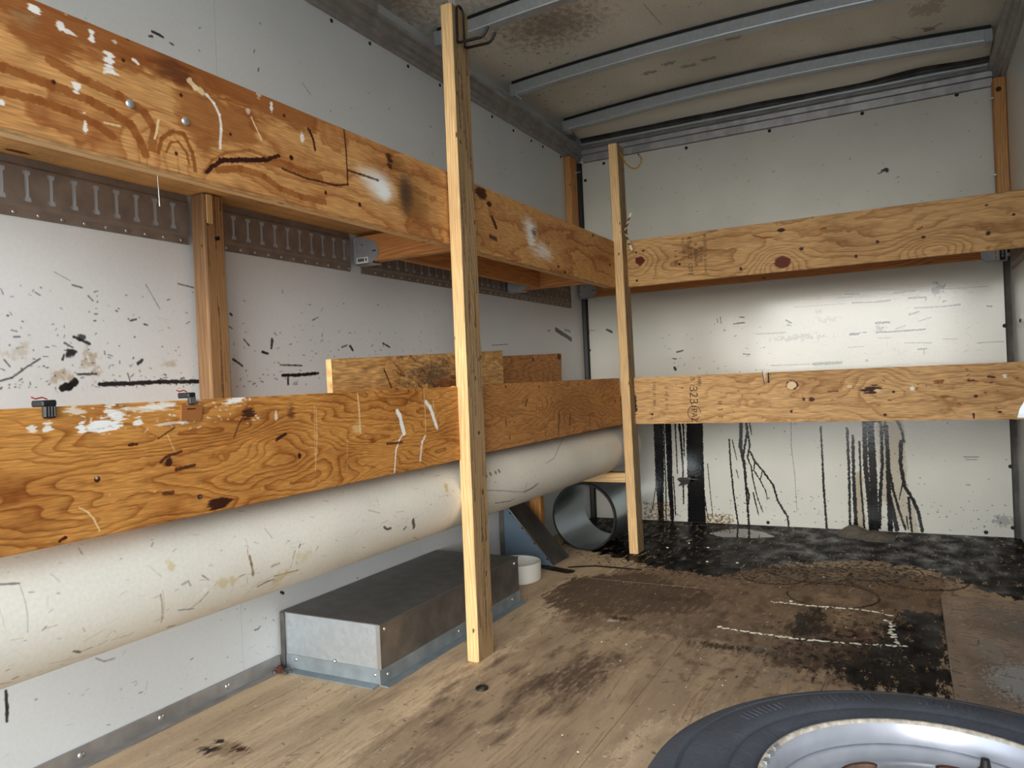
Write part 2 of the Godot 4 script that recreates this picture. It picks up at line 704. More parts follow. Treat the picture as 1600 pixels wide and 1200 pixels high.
func materials() -> void:
	# painted fibreglass panels
	canvas(2048, 1024, 0.3, 0.0, 4.04, 2.04, Color(0.86, 0.875, 0.88), 0.018, 21)
	marks_l()
	M.wall_left = mat(Color.WHITE, 0.32, 0.0, tex())
	canvas(1400, 1400, XL, 0.0, XR, 2.06, Color(0.87, 0.865, 0.82), 0.02, 31)
	marks_b()
	M.wall_back = bump(mat(Color.WHITE, 0.15, 0.0, tex()), 0.22, 1.0, 512)
	M.wall_back.uv1_scale = Vector3.ONE
	M.wall_back.normal_scale = 0.05
	M.wall_plain = mat(Color(0.85, 0.86, 0.85), 0.22)
	canvas(1024, 1600, XL, 0.3, XR, 4.04, Color(0.90, 0.88, 0.82), 0.05, 41)
	marks_ce()
	M.roof_plain = mat(Color(0.90, 0.88, 0.82), 0.5)
	M.ceiling = mat(Color.WHITE, 0.5, 0.0, tex())
	canvas(1280, 1600, XL, 0.3, XR, 4.04, Color(0.765, 0.67, 0.55), 0.10, 51, 0.25)
	nsx = 1.6
	nsy = 0.7
	marks_fl()
	nsx = 1.0
	nsy = 1.0
	var wet := PackedByteArray()
	wet.resize(640 * 800)
	for y in 800:
		for x in 640:
			var v := cb[(y * 2 * 1280 + x * 2) * 3]
			wet[y * 640 + x] = clampi((110 if v < 45 else (190 if v > 90 else 110 + int((v - 45) * 1.8))) + (nt[(y & 511) * 512 + (x & 511)] - 128) / 2, 40, 230)
	M.floor = mat(Color.WHITE, 1.0, 0.0, tex())
	M.floor.roughness_texture = ImageTexture.create_from_image(Image.create_from_data(640, 800, false, Image.FORMAT_L8, wet))
	M.floor.metallic_specular = 0.14
	M.floor.roughness_texture_channel = BaseMaterial3D.TEXTURE_CHANNEL_RED
	# fascia boards
	nsx = 0.3
	nsy = 2.0
	var hk := 1.203
	ply(2048, 168, 0.45, hk, 3.235, hk + 0.21, 61, Color(0.765, 0.565, 0.345), Color(0.585, 0.36, 0.19), 2.2, 0.8, [[0.90, 1.205, 0.045, 0.07, 3.4], [1.06, 1.19, 0.12, 0.05, 1.6], [0.6, 1.30, 0.3, 0.06, 0.8], [1.35, 1.22, 0.2, 0.06, 0.9], [2.0, 1.38, 0.05, 0.05, 2.2], [2.9, 1.30, 0.25, 0.06, 0.8]], 0.2, 1.0)
	marks_uf()
	M.upper_left = mat(Color.WHITE, 0.55, 0.0, tex())
	M.upper_left.metallic_specular = 0.3
	ply(1400, 230, 0.45, 0.582, 1.838, 0.792, 71, Color(0.755, 0.525, 0.265), Color(0.505, 0.285, 0.11), 9.0, 2.6, [[1.17, 0.685, 0.16, 0.05, 4.5], [0.98, 0.69, 0.06, 0.02, 2.5], [0.75, 0.61, 0.20, 0.04, -3.0], [1.45, 0.60, 0.12, 0.05, 2.5], [1.62, 0.70, 0.15, 0.05, -2.4]], 0.2, 1.0)
	marks_lf1()
	M.lower_left = mat(Color.WHITE, 0.55, 0.0, tex())
	M.lower_left.metallic_specular = 0.3
	ply(1024, 170, 1.845, 0.585, 3.235, 0.795, 81, Color(0.72, 0.505, 0.29), Color(0.51, 0.325, 0.165), 10.0, 3.2, [[2.6, 0.70, 0.3, 0.07, 2.4], [2.1, 0.76, 0.15, 0.05, -2.0]], 0.2, 1.0)
	marks_lf2()
	M.lower_left_far = mat(Color.WHITE, 0.55, 0.0, tex())
	M.lower_left_far.metallic_specular = 0.3
	ply(1024, 140, -1.25, 1.207, 0.405, 1.417, 91, Color(0.735, 0.575, 0.375), Color(0.53, 0.37, 0.205), 3.6, 1.2, [[-1.085, 1.32, 0.10, 0.075, 4.6], [-0.47, 1.245, 0.085, 0.075, 5.0], [-0.53, 1.36, 0.16, 0.03, 2.0], [0.10, 1.225, 0.10, 0.06, 4.6], [-0.2, 1.37, 0.3, 0.04, -1.3], [-0.8, 1.29, 0.2, 0.05, -1.2]], 0.18, 1.0)
	marks_ru()
	M.upper_back = mat(Color.WHITE, 0.55, 0.0, tex())
	M.upper_back.metallic_specular = 0.3
	ply(1024, 140, -1.12, 0.585, 0.405, 0.795, 101, Color(0.785, 0.62, 0.42), Color(0.60, 0.43, 0.25), 5.0, 1.6, [[-0.44, 0.75, 0.10, 0.05, 2.6], [-0.10, 0.75, 0.09, 0.05, 2.2], [-0.1, 0.68, 0.12, 0.05, 1.6], [-0.3, 0.62, 0.15, 0.05, 1.5]], 0.2, 1.0)
	marks_rl()
	M.lower_back = mat(Color.WHITE, 0.55, 0.0, tex())
	M.lower_back.metallic_specular = 0.3
	ply(700, 90, 1.48, 0.7, 2.4, 0.92, 111, Color(0.78, 0.60, 0.37), Color(0.60, 0.42, 0.22), 2.6, 1.0, [[2.0, 0.84, 0.05, 0.06, 3.0]], 0.25, 0.8)
	bl(1.95, 0.83, 0.16, 0.05, 0.5, DKB, 0.55, 0.8, 0.9)
	bl(2.02, 0.80, 0.10, 0.03, 0.4, GRAIN, 0.7, 0.6, 0.8)
	sc(60, 1.75, 2.2, 0.78, 0.91, 0.02, 0.08, 0.004, DKR, 0.6)
	sk([1.70, 0.85, 1.73, 0.80], 0.005, DKR, 0.85)
	M.scrap = mat(Color.WHITE, 0.65, 0.0, tex())
	ply(512, 90, 2.45, 0.7, 3.147, 0.92, 121, Color(0.71, 0.50, 0.29), Color(0.50, 0.31, 0.14), 6.0, 2.2, [], 0.2, 0.8)
	bl(3.12, 0.905, 0.02, 0.016, 0.3, DKR, 0.8, 0.4, 0.8)
	bl(2.85, 0.89, 0.012, 0.008, 0.3, DKR, 0.8, 0.4, 0.6)
	M.scrap_far = mat(Color.WHITE, 0.65, 0.0, tex())
	nsx = 1.0
	nsy = 1.0
	# sawn lumber
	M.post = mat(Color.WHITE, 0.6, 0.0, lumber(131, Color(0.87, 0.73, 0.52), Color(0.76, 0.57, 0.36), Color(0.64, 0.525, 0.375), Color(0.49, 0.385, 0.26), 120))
	M.lumber = mat(Color.WHITE, 0.6, 0.0, lumber(141, Color(0.78, 0.57, 0.33), Color(0.64, 0.42, 0.21), Color(0.82, 0.57, 0.32), Color(0.64, 0.38, 0.17), 12))
	M.stud = mat(Color.WHITE, 0.65, 0.0, lumber(151, Color(0.52, 0.39, 0.26), Color(0.42, 0.30, 0.19), Color(0.62, 0.47, 0.31), Color(0.52, 0.38, 0.24), 30))
	M.ledger = mat(Color.WHITE, 0.6, 0.0, lumber(161, Color(0.76, 0.53, 0.30), Color(0.58, 0.34, 0.17), Color(0.80, 0.56, 0.31), Color(0.50, 0.24, 0.12), 14))
	canvas(1024, 128, 0.0, 0.0, 3.4, 0.5, Color(0.84, 0.66, 0.42), 0.10, 171, 0.2)
	for k in 70:
		var s_ := rng.randf_range(-0.3, 3.2)
		var t_ := rng.randf_range(0.0, 0.5)
		sk([s_, t_, s_ + 0.5, t_ + rng.randf_range(-0.01, 0.01), s_ + 1.0, t_ + rng.randf_range(-0.012, 0.012)], rng.randf_range(0.002, 0.008), Color(0.66, 0.44, 0.22), rng.randf_range(0.15, 0.5), 0.002)
	for k in [[0.455, 0.038, 0.035, 0.010], [0.475, 0.135, 0.035, 0.012], [1.10, 0.25, 0.03, 0.006]]:
		bl(k[0], k[1], k[2], k[3], 0.2, KNT, 0.9, 0.4, 0.2)
	M.ply_deck = mat(Color.WHITE, 0.6, 0.0, tex())
	M.ply_edge = triplanar(mat(Color.WHITE, 0.7, 0.0, mottled(Color(0.80, 0.64, 0.42), 0.2, 175)), 6.0)
	# metals, plastics
	M.galv = triplanar(mat(Color.WHITE, 0.40, 0.7, mottled(Color(0.76, 0.79, 0.81), 0.035, 181, true)), 5.0)
	M.galv_dirty_shade = triplanar(mat(Color.WHITE, 0.6, 0.55, mottled(Color(0.36, 0.35, 0.335), 0.25, 185)), 2.0)  # dirty metal; also the painted shade of the roof-edge fold
	M.box_top = triplanar(mat(Color.WHITE, 0.5, 0.45, mottled(Color(0.44, 0.435, 0.425), 0.10, 186)), 3.0)
	M.box_side = triplanar(mat(Color.WHITE, 0.36, 0.75, mottled(Color(0.50, 0.49, 0.48), 0.12, 188)), 3.0)
	M.galv_light = triplanar(mat(Color.WHITE, 0.5, 0.5, mottled(Color(0.56, 0.60, 0.62), 0.10, 190)), 3.0)
	M.rail = triplanar(mat(Color.WHITE, 0.5, 0.6, mottled(Color(0.64, 0.63, 0.62), 0.15, 187)), 2.0)
	M.track = triplanar(mat(Color.WHITE, 0.55, 0.35, mottled(Color(0.54, 0.495, 0.46), 0.12, 189)), 3.0)
	M.added_backing = mat(Color(0.74, 0.76, 0.78), 0.5)  # pale strip added behind the track slots so they look lit
	M.bright = mat(Color(0.80, 0.81, 0.82), 0.3, 0.9)
	M.black = mat(Color(0.035, 0.03, 0.03), 0.35)
	M.black_trim = mat(Color(0.07, 0.07, 0.075), 0.5)
	M.screw = mat(Color(0.16, 0.15, 0.14), 0.5, 0.5)
	M.hole = mat(Color(0.46, 0.37, 0.29), 0.8)
	M.rust = mat(Color(0.30, 0.14, 0.10), 0.9)
	M.white_plastic = mat(Color(0.88, 0.87, 0.84), 0.4)
	M.paper = mat(Color(0.9, 0.9, 0.89), 0.7)
	M.ink = mat(Color(0.13, 0.09, 0.07), 0.8)
	canvas(2048, 480, 0.2, -PI, 3.3, PI, Color(0.87, 0.85, 0.80), 0.035, 191)
	marks_pipe()
	M.pipe = mat(Color.WHITE, 0.42, 0.0, tex())
	canvas(1536, 256, 0.0, 0.0, 2.0, 0.34, Color(0.275, 0.29, 0.32), 0.12, 193)
	for k in 900:
		var s_ := rng.randf_range(0.0, 2.0)
		var t_ := rng.randf_range(0.0, 0.34)
		var l_ := rng.randf_range(0.004, 0.03)
		sk([s_, t_, s_ + rng.randf_range(-0.02, 0.02), t_ + l_], rng.randf_range(0.001, 0.005), [G, Color(0.36, 0.38, 0.40), Color(0.13, 0.14, 0.155)][k % 3], rng.randf_range(0.1, 0.4), 0.001)
	for k in 60:
		bl(rng.randf_range(0.0, 2.0), rng.randf_range(0.0, 0.34), rng.randf_range(0.01, 0.05), rng.randf_range(0.004, 0.015), 0.0, Color(0.38, 0.40, 0.42), 0.25, 0.7, 0.7)
	M.tire = mat(Color.WHITE, 0.7, 0.0, tex())
	M.rubber = triplanar(mat(Color.WHITE, 0.75, 0.0, mottled(Color(0.235, 0.25, 0.275), 0.5, 195)), 9.0)
	M.wheel = triplanar(mat(Color.WHITE, 0.34, 0.45, mottled(Color(0.74, 0.75, 0.78), 0.08, 197)), 4.0)
	M.flange = triplanar(mat(Color.WHITE, 0.55, 0.1, mottled(Color(0.78, 0.74, 0.68), 0.30, 199)), 14.0)
	M.dirt = bump(triplanar(mat(Color.WHITE, 0.95, 0.0, mottled(Color(0.45, 0.42, 0.37), 0.2, 201)), 6.0), 0.1, 4.0)
	M.glue = mat(Color(0.86, 0.84, 0.76), 0.7)
	canvas(512, 1024, 0.065, 1.75, 0.40, 2.91, Color(0.60, 0.52, 0.445), 0.14, 205)
	bl(0.23, 2.17, 0.10, 0.15, 0.3, Color(0.66, 0.665, 0.65), 0.9, 0.3, 0.5)
	bl(0.17, 2.40, 0.05, 0.12, 0.2, Color(0.62, 0.62, 0.60), 0.5, 0.6, 0.9)
	sc(300, 0.07, 0.40, 1.8, 2.9, 0.01, 0.04, 0.006, FB2, 0.5)
	sc(150, 0.07, 0.40, 1.8, 2.9, 0.01, 0.05, 0.006, Color(0.66, 0.6, 0.52), 0.5)
	bl(0.30, 2.62, 0.10, 0.2, 0.2, GRY, 0.6, 0.6, 0.8)
	bl(0.20, 2.76, 0.05, 0.05, 0.2, GRY, 0.5, 0.6, 0.8)
	sc(160, 0.06, 0.45, 2.0, 2.9, 0.01, 0.05, 0.004, FB3, 0.6)
	sc(70, 0.06, 0.45, 2.0, 2.9, 0.004, 0.02, 0.004, W, 0.6)
	sk([0.22, 2.14, 0.30, 2.14], 0.005, K, 0.9)
	M.offcut = mat(Color.WHITE, 0.7, 0.0, tex())
	M.dark_edge = mat(Color(0.24, 0.19, 0.15), 0.8)
	M.ground = triplanar(mat(Color.WHITE, 0.9, 0.0, mottled(Color(0.70, 0.69, 0.66), 0.12, 207)), 0.6)
	M.outside = mat(Color(0.8, 0.8, 0.8), 0.5)


# =====================================================================  setting
func panel_quad(a: Vector3, b: Vector3, c: Vector3, d: Vector3, ua: Vector2, uc: Vector2) -> ArrayMesh:
	var st := st_new()
	quad(st, a, b, c, d, ua, Vector2(uc.x, ua.y), uc, Vector2(ua.x, uc.y))
	return st.commit()


# thin panel lying on a wall: s0..s1 along, t0..t1 up, 3 mm proud; uv over the wall's own canvas
func wall_panel(s0: float, s1: float, t0: float, t1: float, S0: float, S1: float, T1: float) -> ArrayMesh:
	var st := st_new()
	var th := 0.004
	var f := func(s: float, t: float) -> Vector2: return Vector2((s - S0) / (S1 - S0), 1.0 - t / T1)
	var e := 0.0006
	quad(st, Vector3(s0 + e, t0, th), Vector3(s1 - e, t0, th), Vector3(s1 - e, t1, th), Vector3(s0 + e, t1, th), f.call(s0, t0), f.call(s1, t0), f.call(s1, t1), f.call(s0, t1))
	for q in [[Vector3(s0 + e, t0, 0), Vector3(s0 + e, t0, th), Vector3(s0 + e, t1, th), Vector3(s0 + e, t1, 0)], [Vector3(s1 - e, t0, th), Vector3(s1 - e, t0, 0), Vector3(s1 - e, t1, 0), Vector3(s1 - e, t1, th)], [Vector3(s0 + e, t1, th), Vector3(s1 - e, t1, th), Vector3(s1 - e, t1, 0), Vector3(s0 + e, t1, 0)], [Vector3(s0 + e, t0, 0), Vector3(s1 - e, t0, 0), Vector3(s1 - e, t0, th), Vector3(s0 + e, t0, th)]]:
		quad(st, q[0], q[1], q[2], q[3], f.call(s0, t0), f.call(s0, t0), f.call(s0, t1), f.call(s0, t1))
	return st.commit()


func roof_y(x: float) -> float:
	var u := (x - (XL + XR) * 0.5) / 1.03
	return 2.185 + 0.04 * (1.0 - u * u)


func shell() -> void:
	var L := ZO - ZB
	# ground and the truck's outer skin
	var gm := PlaneMesh.new()
	gm.size = Vector2(120, 120)
	struct("ground", gm, M.ground, T(Vector3(-0.6, -0.95, 0)))
	var wl := struct("wall_left", box(Vector3(0.04, 2.26, L + 0.04), 0.001), M.outside, T(Vector3(XL - 0.022 - 0.002, 1.08, (ZO + ZB) * 0.5 - 0.02)))
	# local x of the left wall is depth (turned a quarter), so panels are laid in that frame
	for p in [[-0.25, 1.467], [1.467, 2.82], [2.82, 4.038]]:
		obj("wall_panel", wall_panel(p[0], p[1], 0.0, 2.04, 0.3, 4.04, 2.04), M.wall_left, wl, T(Vector3(XL - 0.003, 0, 0), PI / 2))
	for p in [[2.018, 2.835], [2.014, 3.033], [2.007, 3.241], [2.009, 3.436], [2.014, 3.572], [2.017, 3.80], [2.016, 2.6], [2.016, 2.38], [2.016, 2.15], [2.016, 1.95]]:
		obj("screw", dome(0.007, 0.004), M.screw, wl, T(Vector3(XL + 0.001, p[0], -p[1]), 0, 0, -PI / 2))
	var wb := struct("wall_back", box(Vector3(XR - XL + 0.1, 2.26, 0.04), 0.001), M.outside, T(Vector3((XL + XR) * 0.5, 1.08, ZB - 0.024)))
	obj("wall_panel", wall_panel(XL, XR, 0.0, 2.06, XL, XR, 2.06), M.wall_back, wb, T(Vector3(0, 0, ZB - 0.003)))
	for p in [[-1.484, 2.01], [-1.60, 1.932], [-1.014, 2.011], [-0.586, 2.02], [-0.156, 2.021], [0.238, 2.026], [-1.62, 0.96], [0.386, 0.955], [0.386, 0.321], [0.386, 0.044], [0.282, 0.018], [-0.674, 0.016]]:
		obj("screw", dome(0.009, 0.005), M.screw, wb, T(Vector3(p[0], p[1], ZB + 0.001), 0, PI / 2))
	var wr := struct("wall_right", box(Vector3(0.04, 2.26, L + 0.04), 0.001), M.outside, T(Vector3(XR + 0.024, 1.08, (ZO + ZB) * 0.5 - 0.02)))
	obj("wall_panel", wall_panel(-4.038, 0.25, 0.0, 2.04, -4.04, 0.25, 2.04), M.wall_plain, wr, T(Vector3(XR + 0.003, 0, 0), -PI / 2) * T(Vector3.ZERO))
	obj("screw", dome(0.008, 0.005), M.screw, wr, T(Vector3(XR - 0.001, 0.961, -3.75), 0, 0, PI / 2))
	# roof skin, slightly crowned
	var st := st_new()
	var N := 16
	for k in N:
		var x0 := lerpf(XL - 0.04, XR + 0.04, float(k) / N)
		var x1 := lerpf(XL - 0.04, XR + 0.04, float(k + 1) / N)
		var u0 := (x0 - XL) / (XR - XL)
		var u1 := (x1 - XL) / (XR - XL)
		quad(st, Vector3(x0, roof_y(x0), ZB - 0.04), Vector3(x1, roof_y(x1), ZB - 0.04), Vector3(x1, roof_y(x1), ZO), Vector3(x0, roof_y(x0), ZO), Vector2(u0, 0), Vector2(u1, 0), Vector2(u1, 1), Vector2(u0, 1))
		quad(st, Vector3(x0, roof_y(x0) + 0.03, ZO), Vector3(x1, roof_y(x1) + 0.03, ZO), Vector3(x1, roof_y(x1) + 0.03, ZB - 0.04), Vector3(x0, roof_y(x0) + 0.03, ZB - 0.04))
		quad(st, Vector3(x0, roof_y(x0), ZO), Vector3(x1, roof_y(x1), ZO), Vector3(x1, roof_y(x1) + 0.03, ZO), Vector3(x0, roof_y(x0) + 0.03, ZO))
	struct("ceiling", st.commit(), M.ceiling)
	# floor: plywood sheets with open joints over a bed
	var fl := struct("floor", box(Vector3(XR - XL + 0.08, 0.06, L + 0.04), 0.001), M.black_trim, T(Vector3((XL + XR) * 0.5, -0.05, (ZO + ZB) * 0.5)))
	for r in [[XL, -0.6305, -0.25, 2.7945], [XL, -0.6305, 2.796, 4.04], [-0.629, XR, -0.25, 4.04]]:
		var a := Vector2((r[0] - XL) / (XR - XL), (4.04 - r[2]) / 3.74)
		var b := Vector2((r[1] - XL) / (XR - XL), (4.04 - r[3]) / 3.74)
		var sf := st_new()
		var x0: float = r[0]
		var x1: float = r[1]
		var z0: float = -r[2]
		var z1: float = -r[3]
		quad(sf, Vector3(x0, 0, z0), Vector3(x1, 0, z0), Vector3(x1, 0, z1), Vector3(x0, 0, z1), a, Vector2(b.x, a.y), b, Vector2(a.x, b.y))
		for e in [[Vector3(x0, 0, z1), Vector3(x0, 0, z0)], [Vector3(x0, 0, z0), Vector3(x1, 0, z0)], [Vector3(x1, 0, z0), Vector3(x1, 0, z1)], [Vector3(x1, 0, z1), Vector3(x0, 0, z1)]]:
			quad(sf, e[0] + Vector3.DOWN * 0.019, e[1] + Vector3.DOWN * 0.019, e[1], e[0], a, a, a, a)
		obj("plywood_sheet", sf.commit(), M.floor, fl)
	# dried glue beads left on the floor round a patch
	for g in [[Vector3(-0.459, 0, -2.707), Vector3(-0.338, 0, -2.703), Vector3(-0.171, 0, -2.712), Vector3(-0.072, 0, -2.68)], [Vector3(-0.571, 0, -2.385), Vector3(-0.515, 0, -2.373), Vector3(-0.315, 0, -2.355), Vector3(-0.178, 0, -2.367), Vector3(-0.037, 0, -2.398)], [Vector3(-0.093, 0, -2.633), Vector3(-0.074, 0, -2.593), Vector3(-0.078, 0, -2.498), Vector3(-0.06, 0, -2.41)]]:
		var sg_ := st_new()
		for k in g.size() - 1:
			var n := int(g[k].distance_to(g[k + 1]) / 0.007)
			for i in n:
				var p: Vector3 = g[k].lerp(g[k + 1], (i + rng.randf()) / n) + Vector3(rng.randf_range(-0.006, 0.006), 0, rng.randf_range(-0.006, 0.006))
				var r := rng.randf_range(0.001, 0.0042)
				lump(sg_, p, Vector3(r * 2.2, r * 0.7, r * 1.3), rng.randi())
		tag(obj("glue_residue", sg_.commit(), M.glue, fl), "", "", "", "stuff")
	# roof rails
	var rp := [Vector2(0, 2.03), Vector2(0.010, 2.03), Vector2(0.014, 2.042), Vector2(0.024, 2.046), Vector2(0.026, 2.062), Vector2(0.038, 2.066), Vector2(0.041, 2.090), Vector2(0.056, 2.094), Vector2(0.060, 2.104), Vector2(0.048, 2.110), Vector2(0, 2.112)]
	var t1 := struct("trim_1", prism_mesh(rp, L), M.rail, T(Vector3(XL, 0, ZB)))
	var dbl := prism_mesh([Vector2(0.061, 2.094), Vector2(0.066, 2.096), Vector2(0.068, 2.128), Vector2(0.058, 2.130)], 2.12 - 0.30, T(Vector3(XL, 0, ZB + 1.92)))
	obj("rail_doubler", dbl, M.rail, t1)
	var rr := []
	for v in rp:
		rr.append(Vector2(-v.x, v.y))
	struct("trim_2", prism_mesh(rr, L), M.rail, T(Vector3(XR, 0, ZB)))
	var bp := [Vector2(0, 2.03), Vector2(0, 2.112), Vector2(-0.05, 2.110), Vector2(-0.052, 2.098), Vector2(-0.036, 2.094), Vector2(-0.03, 2.072), Vector2(-0.020, 2.068), Vector2(-0.014, 2.034), Vector2(-0.010, 2.03)]
	var t3 := struct("trim_3", prism_mesh(bp, XR - XL - 0.08, T(Vector3.ZERO)), M.rail, T(Vector3(XL + 0.04, 0, ZB), PI / 2))
	# the roof sheet's dented front edge: a bright lip above the rail, a wavy fold over it, its shade painted in as dark metal
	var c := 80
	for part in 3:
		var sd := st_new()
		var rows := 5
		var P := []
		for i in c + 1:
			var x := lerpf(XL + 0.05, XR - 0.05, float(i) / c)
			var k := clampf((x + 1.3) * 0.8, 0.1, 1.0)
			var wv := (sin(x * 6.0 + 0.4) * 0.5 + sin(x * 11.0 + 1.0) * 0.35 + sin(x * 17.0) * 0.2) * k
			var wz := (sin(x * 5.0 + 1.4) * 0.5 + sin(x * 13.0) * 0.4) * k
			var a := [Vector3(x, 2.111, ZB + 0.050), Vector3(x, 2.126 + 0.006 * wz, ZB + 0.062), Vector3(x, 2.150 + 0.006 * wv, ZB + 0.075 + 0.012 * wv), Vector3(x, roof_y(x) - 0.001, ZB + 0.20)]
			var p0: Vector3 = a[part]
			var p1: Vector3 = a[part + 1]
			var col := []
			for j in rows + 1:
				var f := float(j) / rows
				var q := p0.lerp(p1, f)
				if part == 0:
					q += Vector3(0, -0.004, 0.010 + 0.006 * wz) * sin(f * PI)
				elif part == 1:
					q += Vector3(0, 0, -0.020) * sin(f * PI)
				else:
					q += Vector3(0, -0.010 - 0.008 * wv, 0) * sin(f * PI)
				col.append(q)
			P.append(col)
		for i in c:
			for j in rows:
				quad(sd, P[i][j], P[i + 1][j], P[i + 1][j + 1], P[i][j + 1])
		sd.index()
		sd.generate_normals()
		obj(["dented_lip", "painted_shade_fold", "roof_edge"][part], sd.commit(), [M.galv, M.galv_dirty_shade, M.roof_plain][part], t3)
	# corner strips
	struct("trim_4", prism_mesh([Vector2(0, 0), Vector2(0.028, 0), Vector2(0.028, 0.006), Vector2(0.022, 0.022), Vector2(0.006, 0.028), Vector2(0, 0.028)], 2.03, T(Vector3(XL, 0, ZB), 0, -PI / 2) * Transform3D(Basis(Vector3(1, 0, 0), Vector3(0, -1, 0), Vector3(0, 0, 1)), Vector3.ZERO)), M.black_trim)
	struct("trim_5", prism_mesh([Vector2(0, 0), Vector2(-0.026, 0), Vector2(-0.026, 0.005), Vector2(-0.02, 0.02), Vector2(-0.006, 0.026), Vector2(0, 0.026)], 2.03, T(Vector3(XR, 0, ZB), 0, -PI / 2) * Transform3D(Basis(Vector3(1, 0, 0), Vector3(0, -1, 0), Vector3(0, 0, 1)), Vector3.ZERO)), M.galv_dirty_shade)
	# floor angle along the left wall
	var bb := struct("baseboard_left", prism_mesh([Vector2(0, 0.0005), Vector2(0.030, 0.0005), Vector2(0.030, 0.004), Vector2(0.008, 0.005), Vector2(0.005, 0.040), Vector2(0, 0.040)], 1.595 - 0.30, T(Vector3(XL + 0.002, 0, -1.595))), M.rail)
	for z in [0.40, 0.60, 0.80, 1.003, 1.203, 1.404]:
		obj("rivet", dome(0.008, 0.005, 12), M.bright, bb, T(Vector3(XL + 0.007, 0.022, -z), 0, 0, -PI / 2))
	obj("baseboard_far", prism_mesh([Vector2(0, 0.0005), Vector2(0.030, 0.0005), Vector2(0.030, 0.004), Vector2(0.008, 0.005), Vector2(0.005, 0.040), Vector2(0, 0.040)], 0.4, T(Vector3(XL + 0.002, 0, -2.86))), M.rail, bb)
	struct("added_trim_6", box(Vector3(XR - XL, 0.30, 0.04), 0.004), M.rail, T(Vector3((XL + XR) * 0.5, 2.035, ZO - 0.03)))  # unseen door header, added to keep daylight off the upper walls
	# roof bows
	var names := ["galvanized roof bow crossing nearest the front timber post", "long galvanized roof bow, second up from the back wall", "galvanized roof bow closest to the back wall"]
	var zs := [-2.51, -3.135, -3.73]
	for b in 3:
		var z: float = zs[b]
		var o := thing("roof_bow", names[b], "roof beam", Vector3((XL + XR) * 0.5, 2.1, z))
		var sb := st_new()
		var prof := [Vector2(0.0, -0.068), Vector2(0.022, -0.066), Vector2(0.024, -0.062), Vector2(0.024, -0.020), Vector2(0.020, -0.016), Vector2(-0.020, -0.016), Vector2(-0.022, -0.020), Vector2(-0.022, -0.066)]
		sweep_bow(sb, prof, z)
		obj("channel", sb.commit(), M.galv, o)
		var s2 := st_new()
		sweep_bow(s2, [Vector2(0.016, -0.017), Vector2(0.016, -0.0008), Vector2(-0.016, -0.0008), Vector2(-0.016, -0.017)], z)
		obj("bonding_strip", s2.commit(), M.black_trim, o)
		for e in [XL + 0.075, XR - 0.075]:
			obj("end_clip", box(Vector3(0.03, 0.055, 0.07), 0.003), M.galv, o, T(Vector3(e, roof_y(e) - 0.048, z - 0.002)))


func sweep_bow(st: SurfaceTool, prof: Array, z: float) -> void:
	var n := prof.size()
	var N := 24
	for k in N:
		var x0 := lerpf(XL + 0.065, XR - 0.065, float(k) / N)
		var x1 := lerpf(XL + 0.065, XR - 0.065, float(k + 1) / N)
		for i in n:
			var a: Vector2 = prof[i]
			var b: Vector2 = prof[(i + 1) % n]
			quad(st, Vector3(x0, roof_y(x0) + a.y, z + a.x), Vector3(x1, roof_y(x1) + a.y, z + a.x), Vector3(x1, roof_y(x1) + b.y, z + b.x), Vector3(x0, roof_y(x0) + b.y, z + b.x))


func lump(st: SurfaceTool, p: Vector3, r: Vector3, sd: int) -> void:
	# a rough little clod resting on y = p.y
	var q := RandomNumberGenerator.new()
	q.seed = sd
	var n := 6
	var ring := []
	var off := q.randf() * TAU
	for j in 3:
		var row := []
		for i in n:
			var t := off + TAU * i / n
			var f: float = [1.0, 0.85, 0.0][j] * q.randf_range(0.7, 1.15)
			row.append(p + Vector3(cos(t) * r.x * f, [0.0, 0.75, 1.0][j] * r.y * q.randf_range(0.8, 1.1) if j else 0.0, sin(t) * r.z * f))
		ring.append(row)
	for j in 2:
		for i in n:
			quad(st, ring[j][(i + 1) % n], ring[j][i], ring[j + 1][i], ring[j + 1][(i + 1) % n])


